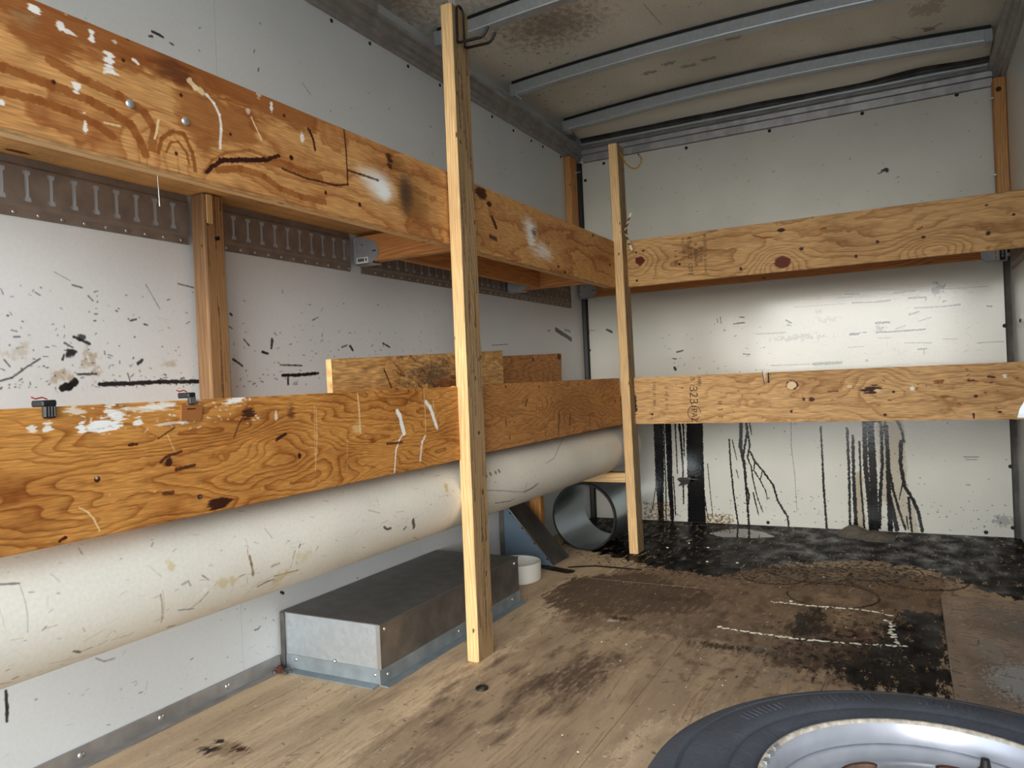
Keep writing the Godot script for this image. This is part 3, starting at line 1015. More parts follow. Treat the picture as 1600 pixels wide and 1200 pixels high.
# =====================================================================  shelves
# one length of slotted cargo track: x along, y up from its lower edge, z out of the wall
func track(called: String, label: String, at: Vector3, turn: float, length: float, first: float) -> void:
	var o := thing(called, label, "cargo track", at, turn)
	var st := st_new()
	var pitch := 0.0512
	var d := 0.008
	var y0 := 0.034
	var y1 := 0.100
	var w := 0.0085
	# stepped flanges below and above the slotted face
	for f in [[Vector2(0, 0), Vector2(0.003, 0)], [Vector2(0.003, 0), Vector2(0.003, 0.017)], [Vector2(0.003, 0.017), Vector2(0.006, 0.020)], [Vector2(0.006, 0.020), Vector2(d, 0.026)], [Vector2(d, 0.026), Vector2(d, y0)], [Vector2(d, y1), Vector2(d, 0.106)], [Vector2(d, 0.106), Vector2(0.003, 0.112)], [Vector2(0.003, 0.112), Vector2(0.003, 0.127)], [Vector2(0.003, 0.127), Vector2(0, 0.127)]]:
		quad(st, Vector3(0, f[0].y, f[0].x), Vector3(length, f[0].y, f[0].x), Vector3(length, f[1].y, f[1].x), Vector3(0, f[1].y, f[1].x))
	var x := first
	var last := 0.0
	var slots := []
	while x + w < length - 0.004:
		if x - w > 0.004:
			quad(st, Vector3(last, y0, d), Vector3(x - w, y0, d), Vector3(x - w, y1, d), Vector3(last, y1, d))
			slots.append(x)
			last = x + w
		x += pitch
	quad(st, Vector3(last, y0, d), Vector3(length, y0, d), Vector3(length, y1, d), Vector3(last, y1, d))
	for e in [[0.0, -1.0], [length, 1.0]]:
		var a := [Vector3(e[0], 0, 0), Vector3(e[0], 0, 0.003), Vector3(e[0], 0.026, d), Vector3(e[0], 0.106, d), Vector3(e[0], 0.127, 0.003), Vector3(e[0], 0.127, 0)]
		if e[1] > 0:
			quad(st, a[0], a[5], a[4], a[1])
			quad(st, a[1], a[4], a[3], a[2])
		else:
			quad(st, a[1], a[4], a[5], a[0])
			quad(st, a[2], a[3], a[4], a[1])
	var xf := o.global_transform
	obj("rail", st.commit(), M.track, o, xf)
	# the pressed lips that narrow each slot between its wider ends, and an added pale strip behind that brightens the slot
	var sl := st_new()
	var e := 0.011
	for s in [-1.0, 1.0]:
		var x0: float = s * w
		var x1: float = s * (w - 0.0035)
		for q in [[Vector3(x0, y0 + e - 0.004, d), Vector3(x1, y0 + e, d), Vector3(x1, y1 - e, d), Vector3(x0, y1 - e + 0.004, d)], [Vector3(x1, y0 + e, d), Vector3(x1 + s * 0.001, y0 + e, 0.0045), Vector3(x1 + s * 0.001, y1 - e, 0.0045), Vector3(x1, y1 - e, d)]]:
			if s < 0:
				quad(sl, q[0], q[1], q[2], q[3])
			else:
				quad(sl, q[3], q[2], q[1], q[0])
	var lip := sl.commit()
	for sx_ in slots:
		obj("slot_lip", lip, M.track, o, xf * T(Vector3(sx_, 0, 0)))
	obj("added_backing", box(Vector3(length - 0.004, y1 - y0 + 0.006, 0.002), 0.0003, false, 0.0, T(Vector3(length * 0.5, (y0 + y1) * 0.5, 0.0035))), M.added_backing, o, xf)
	var rv := st_new()
	var rm := dome(0.0042, 0.002, 6)
	for k in int(length / pitch):
		rv.append_from(rm, 0, T(Vector3(first + pitch * (k + 0.5), 0.009, 0.003), 0, PI / 2))
	tag(obj("rivets", rv.commit(), M.bright, o, xf), "", "", "", "stuff")


# steel end socket that hangs a joist in the track: x along the joist, opening to -x
func joist_bracket(o: Node3D, xf: Transform3D, sticker := true) -> void:
	var st := st_new()
	prism([Vector2(0, -0.006), Vector2(0.062, -0.006), Vector2(0.095, 0.012), Vector2(0.098, 0.040), Vector2(0.080, 0.068), Vector2(0.045, 0.082), Vector2(0, 0.086)], 0.003, st, T(Vector3(0, 0, 0.0195)))
	prism([Vector2(0, -0.006), Vector2(0.062, -0.006), Vector2(0.095, 0.012), Vector2(0.098, 0.040), Vector2(0.080, 0.068), Vector2(0.045, 0.082), Vector2(0, 0.086)], 0.003, st, T(Vector3(0, 0, -0.0225)))
	box(Vector3(0.075, 0.003, 0.045), 0.0005, false, 0, T(Vector3(0.0375, -0.0045, 0)), st)
	box(Vector3(0.004, 0.092, 0.05), 0.0005, false, 0, T(Vector3(0.0, 0.04, 0)), st)
	box(Vector3(0.016, 0.014, 0.03), 0.001, false, 0, T(Vector3(-0.006, 0.02, 0)), st)
	var b := obj("bracket", st.commit(), M.galv, o, xf)
	for p in [Vector3(0.03, 0.06, 0.0228), Vector3(0.080, 0.035, 0.0228)]:
		obj("nail_hole", box(Vector3(0.014 if p.x > 0.05 else 0.005, 0.004, 0.0006), 0.0001), M.black, b, xf * T(p))
	if sticker:
		var s := obj("sticker", box(Vector3(0.048, 0.020, 0.0006), 0.0001), M.paper, b, xf * T(Vector3(0.030, 0.008, 0.0229)))
		var bars := st_new()
		for k in 12:
			box(Vector3([0.0010, 0.0018, 0.0026][(k * 7) % 3], 0.010, 0.0004), 0.0001, false, 0, T(Vector3(0.012 + k * 0.0022, 0.009, 0.0233)), bars)
		box(Vector3(0.006, 0.008, 0.0004), 0.0001, false, 0, T(Vector3(0.046, 0.009, 0.0233)), bars)
		tag(obj("barcode", bars.commit(), M.ink, b, xf), "", "", "", "stuff")


func fascia(o: Node3D, called: String, label: String, mt: Material, x0: float, x1: float, t0: float, t1: float, th: float, face_at: float, left: bool) -> MeshInstance3D:
	var m := box(Vector3(x1 - x0, t1 - t0, th), 0.0018, true)
	var xf: Transform3D
	if left:
		xf = T(Vector3(face_at - th * 0.5, (t0 + t1) * 0.5, -(x0 + x1) * 0.5), PI / 2)
	else:
		xf = T(Vector3((x0 + x1) * 0.5, (t0 + t1) * 0.5, face_at - th * 0.5))
	var f := obj(called, m, mt, o, xf, M.ply_edge)
	if label:
		f.set_meta("label", label)
	return f


func along(p: Vector3, q: Vector3, a: float, b: float) -> void:
	pass


# a stick of lumber between two points along z or x; sy tall, sw wide
func stick(o: Node3D, called: String, c: Vector3, size: Vector3, mt: Material, uo := 0.0, bev := 0.003) -> MeshInstance3D:
	return obj(called, box(size, bev, false, uo), mt, o, T(c))


func shelves() -> void:
	# cargo tracks on the walls
	track("cargo_track", "slotted steel cargo track under the upper left shelf, nearer than the wall stud", Vector3(XL + 0.001, 1.191, -0.40), PI / 2, 0.947, 0.941 - 0.40 - 0.0512 * 8)
	track("cargo_track", "slotted steel cargo track between the wall stud and the first joist bracket", Vector3(XL + 0.001, 1.191, -1.412), PI / 2, 0.575, 0.031)
	track("cargo_track", "shaded cargo track running behind the shelf blocking towards the back corner", Vector3(XL + 0.001, 1.191, -2.045), PI / 2, 1.80, 0.05)
	track("cargo_track", "cargo track on the right wall by the back corner", Vector3(XR - 0.001, 1.191, -3.93), -PI / 2, 3.2, 0.06)
	# --- upper shelf on the left
	var o := thing("wall_shelf", "upper left shelf with an orange paint-splashed plywood face board", "shelf", Vector3(-1.4, 1.2, -1.85))
	var f := fascia(o, "face_board", "stained plywood face board with white paint splashes", M.upper_left, 0.45, 3.235, 1.203, 1.413, 0.018, XF, true)
	for p in [[1.301, 0.844], [1.303, 0.955]]:
		obj("bolt_head", dome(0.0085, 0.005, 12), M.bright, f, T(Vector3(XF - 0.001, p[0], -p[1]), 0, 0, -PI / 2))
	obj("stiffener", box(Vector3(2.75, 0.089, 0.024), 0.003, false, 0.1), M.post, o, T(Vector3(XF - 0.031, 1.2475, -1.835), PI / 2))
	var dk := box(Vector3(3.385, 0.445, 0.018), 0.001, true)
	obj("deck", dk, M.ply_deck, o, Transform3D(Basis(Vector3(0, 0, -1), Vector3(1, 0, 0), Vector3(0, -1, 0)), Vector3((XL + 0.003 + XF - 0.044) * 0.5 - 0.0, 1.328, -2.15)), M.ply_edge)
	for z in [-2.02, -3.11]:
		stick(o, "joist", Vector3((XL + 0.02 + XF - 0.044) * 0.5, 1.2625, z), Vector3(absf(XL + 0.02 - XF + 0.044), 0.089, 0.038), M.lumber, 0.2)
		joist_bracket(o, T(Vector3(XL + 0.018, 1.217, z)), z > -2.5)
	stick(o, "blocking", Vector3(-1.475, 1.2625, -2.565), Vector3(0.020, 0.089, 1.05), M.lumber, 0.5)
	var dx := PI / 2
	# --- lower shelf on the left
	var lo := thing("wall_shelf", "lower left shelf with two long plywood face boards above the white pipe", "shelf", Vector3(-1.4, 0.6, -1.85))
	var lf := fascia(lo, "face_board", "front face board with bold orange grain and white paint flecks", M.lower_left, 0.45, 1.838, 0.582, 0.792, 0.018, -1.147, true)
	fascia(lo, "face_board", "darker brown face board between the two posts", M.lower_left_far, 1.845, 3.235, 0.585, 0.795, 0.018, XF, true)
	obj("deck", box(Vector3(3.44, 0.455, 0.018), 0.001, true), M.ply_deck, lo, Transform3D(Basis(Vector3(0, 0, -1), Vector3(1, 0, 0), Vector3(0, -1, 0)), Vector3((XL + 0.003 + XF - 0.02) * 0.5, 0.70, -2.17)), M.ply_edge)
	for z in [-0.9, -2.0, -3.0]:
		stick(lo, "joist", Vector3((XL + 0.004 + XF - 0.02) * 0.5, 0.645, z), Vector3(absf(XL + 0.004 - XF + 0.02), 0.089, 0.038), M.lumber, 0.3)
	# --- shelf across the back, upper
	var u := thing("wall_shelf", "upper back shelf, plywood face board with big round knots and stamped lettering", "shelf", Vector3(-0.42, 1.2, -3.65))
	var uf := fascia(u, "face_board", "", M.upper_back, -1.25, 0.405, 1.207, 1.417, 0.018, -3.30, false)
	stick(u, "ledger", Vector3(-0.6, 1.2995, -3.975), Vector3(1.97, 0.089, 0.038), M.ledger, 0.15)
	for p in [[-0.815, 0.024], [-0.62, 0.012], [-0.25, 0.013], [-1.2, 0.015], [0.12, 0.012]]:
		pass
	obj("deck", box(Vector3(2.02, 0.66, 0.012), 0.001, true), M.ply_deck, u, Transform3D(Basis(Vector3(1, 0, 0), Vector3(0, 0, 1), Vector3(0, -1, 0)), Vector3(-0.61, 1.352, -3.665)), M.ply_edge)
	joist_bracket(u, T(Vector3(XL + 0.019, 1.256, -3.975)), false)
	joist_bracket(u, T(Vector3(XR - 0.019, 1.245, -3.975)) * Transform3D(Basis(Vector3(-1, 0, 0), Vector3(0, 1, 0), Vector3(0, 0, -1)), Vector3.ZERO), false)
	var lab := obj("sticker", box(Vector3(0.022, 0.046, 0.0006), 0.0001), M.paper, u, T(Vector3(XR - 0.060, 1.268, -3.9518)))
	var lk := obj("sticker", box(Vector3(0.022, 0.052, 0.0006), 0.0001), M.black, u, T(Vector3(XR - 0.034, 1.268, -3.9518)))
	stamp(lab, "1200 LBS", Vector3(XR - 0.060, 1.268, -3.9512), 0.010, M.ink)
	stamp(lk, "READ", Vector3(XR - 0.034, 1.268, -3.9512), 0.012, M.paper)
	for s in [["1.4 Mb", -0.895, 1.315, 0.020], ["BIL SPAN 2", -0.862, 1.355, 0.014], ["K9.2/12 COTE", -0.832, 1.315, 0.024], ["A 4BNGRK", -0.806, 1.318, 0.022], ["PELHO", -0.786, 1.315, 0.022], ["MO.UXE 3 h pinion", -0.765, 1.320, 0.0165]]:
		stamp(uf, s[0], Vector3(s[1], s[2], -3.2997), s[3], M.ink)
	# --- shelf across the back, lower; its board has a saw notch in the top edge
	var l := thing("wall_shelf", "lower back shelf, notched plywood board above the black drips", "shelf", Vector3(-0.42, 0.6, -3.65))
	var bd := notched_board()
	var lb := obj("face_board", bd, M.lower_back, l, T(Vector3(0, 0, -3.318)), M.ply_edge)
	for s in [["IPSE 82 NAL", -1.02, 0.715, 0.017], ["7 PS 4 1/2", -0.965, 0.695, 0.018], ["D 7", -0.845, 0.765, 0.024], ["HMN", -0.815, 0.765, 0.022], ["323", -0.843, 0.705, 0.046], ["JPAZ", -0.843, 0.628, 0.034], ["H 1 T", -0.73, 0.640, 0.026]]:
		stamp(lb, s[0], Vector3(s[1], s[2], -3.2997), s[3], M.ink)
	var ring := []
	for k in 25:
		ring.append(Vector3(-0.843 + 0.028 * cos(TAU * k / 24.0 * 0.9), 0.628 + 0.030 * sin(TAU * k / 24.0 * 0.9), -3.2997))
	obj("stamp_ring", tube(ring, 0.0013, 5), M.ink, lb)
	obj("deck", box(Vector3(1.98, 0.68, 0.018), 0.001, true), M.ply_deck, l, Transform3D(Basis(Vector3(1, 0, 0), Vector3(0, 0, 1), Vector3(0, -1, 0)), Vector3(-0.62, 0.70, -3.665)), M.ply_edge)
	obj("end_plate", prism_mesh([Vector2(0.342, 0.588), Vector2(0.408, 0.588), Vector2(0.408, 0.672), Vector2(0.372, 0.660), Vector2(0.350, 0.620)], 0.005, T(Vector3(0, 0, -3.2995))), M.galv, l)


func stamp(parent: Node3D, text: String, at: Vector3, size: float, m: Material) -> void:
	var t := TextMesh.new()
	t.text = text
	var f := SystemFont.new()
	f.font_names = PackedStringArray(["Droid Sans Mono"])
	t.font = f
	t.font_size = 32
	t.pixel_size = size / 32.0
	t.depth = 0.0006
	obj("lettering", t, m, parent, T(at, 0, 0, -PI / 2))


func notched_board() -> ArrayMesh:
	var x0 := -1.112
	var x1 := 0.405
	var poly := [Vector2(x0, 0.582), Vector2(x1, 0.582), Vector2(x1, 0.792), Vector2(-0.513, 0.792), Vector2(-0.515, 0.760), Vector2(-0.517, 0.792), Vector2(-0.533, 0.7925), Vector2(-0.541, 0.745), Vector2(-0.5435, 0.745), Vector2(-0.549, 0.793), Vector2(x0, 0.794)]
	var p := PackedVector2Array(poly)
	var st := st_new()
	var se := st_new()
	var tri := Geometry2D.triangulate_polygon(p)
	for e in [0, 1]:
		for k in range(0, tri.size(), 3):
			var v := [p[tri[k]], p[tri[k + 1]], p[tri[k + 2]]]
			if ((v[1] - v[0]).cross(v[2] - v[0]) > 0.0) == (e == 1):
				v = [v[0], v[2], v[1]]
			for q in v:
				st.set_normal(Vector3(0, 0, 1 if e == 1 else -1))
				st.set_uv(Vector2((q.x + 1.12) / 1.525, 1.0 - (q.y - 0.585) / 0.21))
				st.add_vertex(Vector3(q.x, q.y, 0.018 * e))
	for i in p.size():
		var a := p[i]
		var b := p[(i + 1) % p.size()]
		quad(se, Vector3(a.x, a.y, 0.018), Vector3(a.x, a.y, 0), Vector3(b.x, b.y, 0), Vector3(b.x, b.y, 0.018))
	var m := st.commit()
	se.commit(m)
	return m


# =====================================================================  posts
# upright of sawn lumber from its foot, rounded arrises, slight lean
func upright(called: String, label: String, at: Vector3, size: Vector3, m: Material, lean := Vector2.ZERO, uo := 0.0) -> Node3D:
	var o := thing(called, label, "post", at)
	var b := box(size, 0.003, false, uo, T(Vector3(0, size.y * 0.5, 0)))
	# lean: shear the mesh by hand so that the foot stays flat
	var mt := MeshDataTool.new()
	mt.create_from_surface(b, 0)
	for i in mt.get_vertex_count():
		var v := mt.get_vertex(i)
		v.x += lean.x * v.y
		v.z += lean.y * v.y
		mt.set_vertex(i, v)
	var res := ArrayMesh.new()
	mt.commit_to_surface(res)
	obj("timber", res, m, o, o.global_transform)
	return o


func posts() -> void:
	var a := upright("timber_post", "tall pale timber post standing nearest, black hook at its top", Vector3(-1.1365, 0.0, -1.8855), Vector3(0.038, 1.888, 0.091), M.post, Vector2(0.002, 0.0))
	obj("knot", dome(0.006, 0.001), M.rust, a, T(Vector3(-1.1165, 0.655, -1.895), 0, 0, -PI / 2))
	var b := upright("timber_post", "second timber post by the back corner, with a yellow hook and twine", Vector3(-1.127, 0.0, -3.281), Vector3(0.042, 1.853, 0.089), M.post, Vector2(-0.010, 0.0), 0.37)
	# scrap of paper on the first post
	var pp := obj("paper_tag", box(Vector3(0.0008, 0.03, 0.045), 0.0002), M.paper, null, T(Vector3(-1.128, 1.903, -1.868), 0.12, 0.15))
	tag(pp, "white paper tag sticking up from the top of the tall post", "tag")
	# wall studs
	var s := upright("wall_stud", "short brown wall stud between the two left shelves", Vector3(-1.603, 0.71, -1.378), Vector3(0.050, 0.607, 0.062), M.stud, Vector2(0.0, 0.0), 0.1)
	obj("shim", box(Vector3(0.004, 0.075, 0.018), 0.001, false, 0.3), M.post, s, T(Vector3(-1.576, 1.277, -1.362)))
	obj("nail_mark", box(Vector3(0.0006, 0.010, 0.016), 0.0002), M.black, s, T(Vector3(-1.5777, 1.205, -1.385), 0, 0.3))
	var c := upright("wall_stud", "timber stud in the left back corner above the shelf", Vector3(-1.624, 1.339, -3.885), Vector3(0.038, 0.689, 0.089), M.lumber, Vector2.ZERO, 0.2)
	bolt(c, Vector3(-1.605, 1.945, -3.90), Vector3(1, 0, 0))
	var d := upright("wall_stud", "timber stud with protruding bolts in the right back corner", Vector3(0.390, 1.36, -3.945), Vector3(0.046, 0.668, 0.089), M.lumber, Vector2.ZERO, 0.6)
	bolt(d, Vector3(0.367, 1.947, -3.92), Vector3(-1, 0, 0))
	bolt(d, Vector3(0.367, 1.612, -3.92), Vector3(-1, 0, 0))
	obj("knot", lathe([[0.011, 0.0], [0.010, 0.0012], [0.0, 0.0016]], 14), M.rust, d, T(Vector3(0.386, 1.975, -3.9005), 0, PI / 2))


func bolt(o: Node3D, at: Vector3, dir: Vector3) -> void:
	var st := st_new()
	tube([at, at + dir * 0.032], 0.0028, 8, st)
	tube([at, at + dir * 0.007], 0.0065, 6, st)
	obj("bolt", st.commit(), M.bright, o)


# =====================================================================  what is stored
func stored_things() -> void:
	# the long pipe
	var pc := Vector2(-1.262, 0.472)
	var r := 0.108
	var o := thing("plastic_pipe", "long scuffed white plastic pipe under the lower left shelf", "pipe", Vector3(pc.x, pc.y - r, -1.8))
	var st := st_new()
	var seg := 64
	var s0 := 0.38
	var s1 := 3.19
	var n := 40
	for i in n:
		for k in seg:
			var v := []
			for c in [[i, k], [i + 1, k], [i + 1, k + 1], [i, k + 1]]:
				var t: float = -PI + TAU * c[1] / seg
				var s: float = lerpf(s0, s1, float(c[0]) / n)
				v.append([Vector3(pc.x + r * cos(t), pc.y + r * sin(t), -s), Vector3(cos(t), sin(t), 0), Vector2((s - 0.2) / 3.1, (PI - t) / TAU)])
			for q in [v[0], v[2], v[1], v[0], v[3], v[2]]:
				st.set_normal(q[1])
				st.set_uv(q[2])
				st.add_vertex(q[0])
	# inner wall and end rings
	for k in seg:
		var a := TAU * k / seg
		var b := TAU * (k + 1) / seg
		var ca := Vector3(cos(a), sin(a), 0)
		var cb_ := Vector3(cos(b), sin(b), 0)
		var c0 := Vector3(pc.x, pc.y, -s0)
		var c1 := Vector3(pc.x, pc.y, -s1)
		var ri := r - 0.009
		quad(st, c0 + ca * ri, c0 + ca * r, c0 + cb_ * r, c0 + cb_ * ri)
		quad(st, c1 + cb_ * ri, c1 + cb_ * r, c1 + ca * r, c1 + ca * ri)
		quad(st, c0 + cb_ * ri, c1 + cb_ * ri, c1 + ca * ri, c0 + ca * ri)
	obj("tube", st.commit(), M.pipe, o)
	obj("end_cap", lathe([[0.0, 0.0], [0.098, 0.0], [0.101, 0.004], [0.101, 0.20], [0.104, 0.215], [0.104, 0.315], [0.095, 0.335], [0.0, 0.34]], 48), M.white_plastic, o, T(Vector3(pc.x, pc.y, -3.192), 0, -PI / 2))
	# frame that carries its far end
	var pf := thing("pipe_rest", "wooden pipe rest by the round duct, a leg and a crosspiece", "support", Vector3(-1.4, 0, -3.28))
	stick(pf, "leg", Vector3(-1.585, 0.15, -3.20), Vector3(0.06, 0.30, 0.038), M.lumber, 0.2)
	stick(pf, "crosspiece", Vector3(-1.397, 0.342, -3.281), Vector3(0.49, 0.044, 0.07), M.post, 0.1)
	# two scrap boards on the lower shelf
	board("scrap_board", "scrap board with a dark knotty patch standing on the lower left shelf", [Vector2(1.487, 0.709), Vector2(2.40, 0.709), Vector2(2.40, 0.914), Vector2(1.483, 0.877)], -1.30, 0.018, M.scrap, 1.48, 0.92, 0.7, 0.22)
	board("scrap_board", "shorter scrap board further back on the lower left shelf", [Vector2(2.45, 0.709), Vector2(3.134, 0.709), Vector2(3.147, 0.919), Vector2(2.45, 0.897)], -1.40, 0.018, M.scrap_far, 2.45, 0.697, 0.7, 0.22)
	# little clamps pinched on the face board
	for p in [[0.676, 0.797, "black rubber pad hooked over the face board at the frame's edge", 1.0], [0.930, 0.800, "black rubber pad on the face board in front of the wall stud", 0.75]]:
		var c := thing("rubber_pad", p[2], "pad", Vector3(-1.15, p[1] - 0.005, -p[0]))
		var sp := st_new()
		box(Vector3(0.030, 0.010, 0.022 * p[3]), 0.002, false, 0, T(Vector3(-1.156, p[1] + 0.0005, -p[0])), sp)
		box(Vector3(0.006, 0.020 * p[3], 0.020 * p[3]), 0.002, false, 0, T(Vector3(-1.1437, p[1] - 0.012 * p[3], -p[0])), sp)
		obj("pad", sp.commit(), M.black_trim, c)
		for k in 4:
			obj("rib", box(Vector3(0.002, 0.016 * p[3], 0.0024), 0.0005), M.galv_dirty_shade, c, T(Vector3(-1.1402, p[1] - 0.012 * p[3], -p[0] + (k - 1.5) * 0.0045 * p[3])))
		obj("red_thread", tube([Vector3(0, 0, -0.014), Vector3(0.002, 0.003, -0.004), Vector3(0, 0.001, 0.006), Vector3(0.001, 0.004, 0.014)], 0.0011, 6), mat(Color(0.75, 0.16, 0.17), 0.7), c, T(Vector3(-1.172, p[1] + 0.007, -p[0] - 0.002), 0.2))
	var tp := thing("wood_chip", "small brown wood patch stuck on the face board under the black pad", "patch", Vector3(-1.146, 0.77, -0.93))
	obj("chip", prism_mesh([Vector2(-0.022, -0.014), Vector2(0.020, -0.016), Vector2(0.026, 0.012), Vector2(-0.020, 0.014)], 0.003), mat(Color(0.60, 0.37, 0.17), 0.7), tp, T(Vector3(-1.1468, 0.770, -0.929), PI / 2))
	obj("slit", box(Vector3(0.018, 0.0022, 0.0008), 0.0002), M.ink, tp, T(Vector3(-1.1437, 0.776, -0.929), PI / 2))
	# a nail hanging through the upper deck
	tag(obj("nail", tube([Vector3(-1.30, 1.319, -1.0), Vector3(-1.300, 1.177, -1.003)], 0.0013, 6), M.bright, null), "thin nail hanging down through the upper shelf near the slotted track", "nail")


func board(called: String, label: String, poly: Array, x: float, th: float, m: Material, s0: float, sl: float, t0: float, tl: float) -> void:
	var o := thing(called, label, "board", Vector3(x, 0.709, -poly[0].x))
	var st := st_new()
	var se := st_new()
	var f := func(v: Vector2) -> Vector2: return Vector2((v.x - s0) / sl, 1.0 - (v.y - t0) / tl)
	var P := func(v: Vector2, z: float) -> Vector3: return Vector3(x - th + z, v.y, -v.x)
	quad(st, P.call(poly[0], th), P.call(poly[1], th), P.call(poly[2], th), P.call(poly[3], th), f.call(poly[0]), f.call(poly[1]), f.call(poly[2]), f.call(poly[3]))
	quad(st, P.call(poly[1], 0), P.call(poly[0], 0), P.call(poly[3], 0), P.call(poly[2], 0), f.call(poly[1]), f.call(poly[0]), f.call(poly[3]), f.call(poly[2]))
	for i in 4:
		var a: Vector2 = poly[i]
		var b: Vector2 = poly[(i + 1) % 4]
		quad(se, P.call(a, th), P.call(a, 0), P.call(b, 0), P.call(b, th))
	var am := st.commit()
	se.commit(am)
	obj("plank", am, m, o, Transform3D(), M.ply_edge)


func floor_things() -> void:
	# sheet metal box over the wheel arch
	var x0 := XL + 0.004
	var x1 := -1.285
	var z0 := -1.61
	var z1 := -2.42
	var h := 0.162
	var o := thing("metal_box", "low galvanized sheet metal box on the floor against the left wall", "metal box", Vector3((x0 + x1) * 0.5, 0, (z0 + z1) * 0.5))
	obj("side_sheet", box(Vector3(0.002, h, z0 - z1), 0.0006), M.box_side, o, T(Vector3(x1, h * 0.5, (z0 + z1) * 0.5)))
	obj("end_sheet", box(Vector3(x1 - x0 - 0.004, h - 0.002, 0.002), 0.0006), M.galv, o, T(Vector3((x0 + x1) * 0.5, h * 0.5, z0)))
	obj("end_sheet", box(Vector3(x1 - x0 - 0.004, h - 0.002, 0.002), 0.0006), M.galv, o, T(Vector3((x0 + x1) * 0.5, h * 0.5, z1 + 0.002)))
	obj("top_sheet", box(Vector3(x1 - x0 + 0.004, 0.003, z0 - z1 + 0.006), 0.001), M.box_top, o, T(Vector3((x0 + x1) * 0.5 + 0.002, h, (z0 + z1) * 0.5)))
	obj("corner_strip", prism_mesh([Vector2(0.002, -0.001), Vector2(0.003, 0.002), Vector2(-0.010, 0.003), Vector2(-0.010, 0.0015)], h, T(Vector3.ZERO, 0, -PI / 2) * Transform3D(Basis(Vector3(1, 0, 0), Vector3(0, -1, 0), Vector3(0, 0, 1)), Vector3.ZERO)), M.bright, o, T(Vector3(x1, 0, z0)))
	obj("wall_strip", box(Vector3(0.016, h, 0.006), 0.001), M.galv_dirty_shade, o, T(Vector3(x0 + 0.008, h * 0.5, z0 + 0.004)))
	obj("end_flange", prism_mesh([Vector2(0, 0.0005), Vector2(0.034, 0.0005), Vector2(0.034, 0.003), Vector2(0.004, 0.004), Vector2(0.003, 0.042), Vector2(0, 0.042)], x1 - x0 - 0.02, T(Vector3.ZERO)), M.galv_light, o, Transform3D(Basis(Vector3(0, 0, 1), Vector3(0, 1, 0), Vector3(-1, 0, 0)), Vector3(x1 - 0.002, 0, z0 + 0.001)))
	obj("side_flange", prism_mesh([Vector2(0, 0.0005), Vector2(0.030, 0.0005), Vector2(0.030, 0.003), Vector2(0.004, 0.004), Vector2(0.003, 0.042), Vector2(0, 0.042)], z0 - z1 + 0.01, T(Vector3(x1 + 0.001, 0, z1))), M.galv_light, o)
	for p in [[x0 + 0.055, 0.030], [x1 - 0.018, 0.026], [(x0 + x1) * 0.5 + 0.02, 0.044]]:
		obj("rivet", dome(0.006, 0.004), M.bright, o, T(Vector3(p[0], p[1], z0 + 0.0035), 0, PI / 2))
	for p in [[0.022, -1.635], [0.145, -1.632], [0.024, -2.36], [0.145, -2.39], [0.024, -2.0]]:
		obj("rivet", dome(0.006, 0.004), M.bright, o, T(Vector3(x1 + (0.0035 if p[0] < 0.1 else 0.001), p[0], p[1]), 0, 0, -PI / 2))
	# sealant lump with a rusty plug at its near corner
	var w := thing("rusty_plug", "rusty red plug in dirty sealant at the near corner of the metal box", "plug", Vector3(-1.612, 0.004, -1.585))
	var sw := st_new()
	for k in 14:
		lump(sw, Vector3(-1.612 + rng.randf_range(-0.03, 0.03), 0.0035, -1.575 + rng.randf_range(-0.012, 0.02)), Vector3(0.008, 0.010, 0.008) * rng.randf_range(0.5, 1.2), k + 3)
	tag(obj("sealant", sw.commit(), M.galv_dirty_shade, w), "", "", "", "stuff")
	obj("plug", dome(0.012, 0.016, 12), M.rust, w, T(Vector3(-1.612, 0.008, -1.570), 0, 0.5))
	# shallow white dish
	var dsh := thing("dish", "shallow round white dish on the floor behind the metal box", "dish", Vector3(-1.43, 0, -2.675))
	obj("bowl", lathe([[0.0, 0.0005], [0.088, 0.0005], [0.097, 0.004], [0.101, 0.012], [0.102, 0.074], [0.100, 0.078], [0.096, 0.077], [0.094, 0.070], [0.092, 0.016], [0.085, 0.010], [0.0, 0.009]], 56), M.white_plastic, dsh, dsh.global_transform)
	# sloping metal housing against the wall
	var ws := thing("metal_wedge", "blue-grey triangular sheet metal housing with a sloping top, between dish and duct", "housing", Vector3(-1.55, 0, -3.0))
	var zz0 := -2.935
	var zz1 := -3.10
	var xb := -1.385
	var top := 0.285
	obj("front_sheet", prism_mesh([Vector2(XL + 0.004, 0.0005), Vector2(xb, 0.0005), Vector2(XL + 0.004, top)], 0.002, T(Vector3(0, 0, zz0))), mat(Color(0.42, 0.50, 0.57), 0.5, 0.4), ws)
	var sl := Vector2(xb - XL - 0.004, -top)
	var nn := Vector2(top, sl.x).normalized() * 0.003
	obj("sloping_sheet", prism_mesh([Vector2(XL + 0.004, top - 0.001), Vector2(xb, 0.0005), Vector2(xb, 0.0005) + nn, Vector2(XL + 0.004, top - 0.001) + nn], zz0 - zz1 + 0.006, T(Vector3(0, 0, zz1 - 0.002))), M.galv_dirty_shade, ws)
	obj("edge_flange", prism_mesh([Vector2(XL + 0.03, top - 0.030), Vector2(xb - 0.004, 0.002), Vector2(xb, 0.0045), Vector2(XL + 0.03, top - 0.018)], 0.0015, T(Vector3(0, 0, zz0 + 0.0022))), M.bright, ws)
	obj("wall_flange", box(Vector3(0.022, top - 0.03, 0.003), 0.0008), M.galv_dirty_shade, ws, T(Vector3(XL + 0.016, (top - 0.03) * 0.5, zz0 + 0.004)))
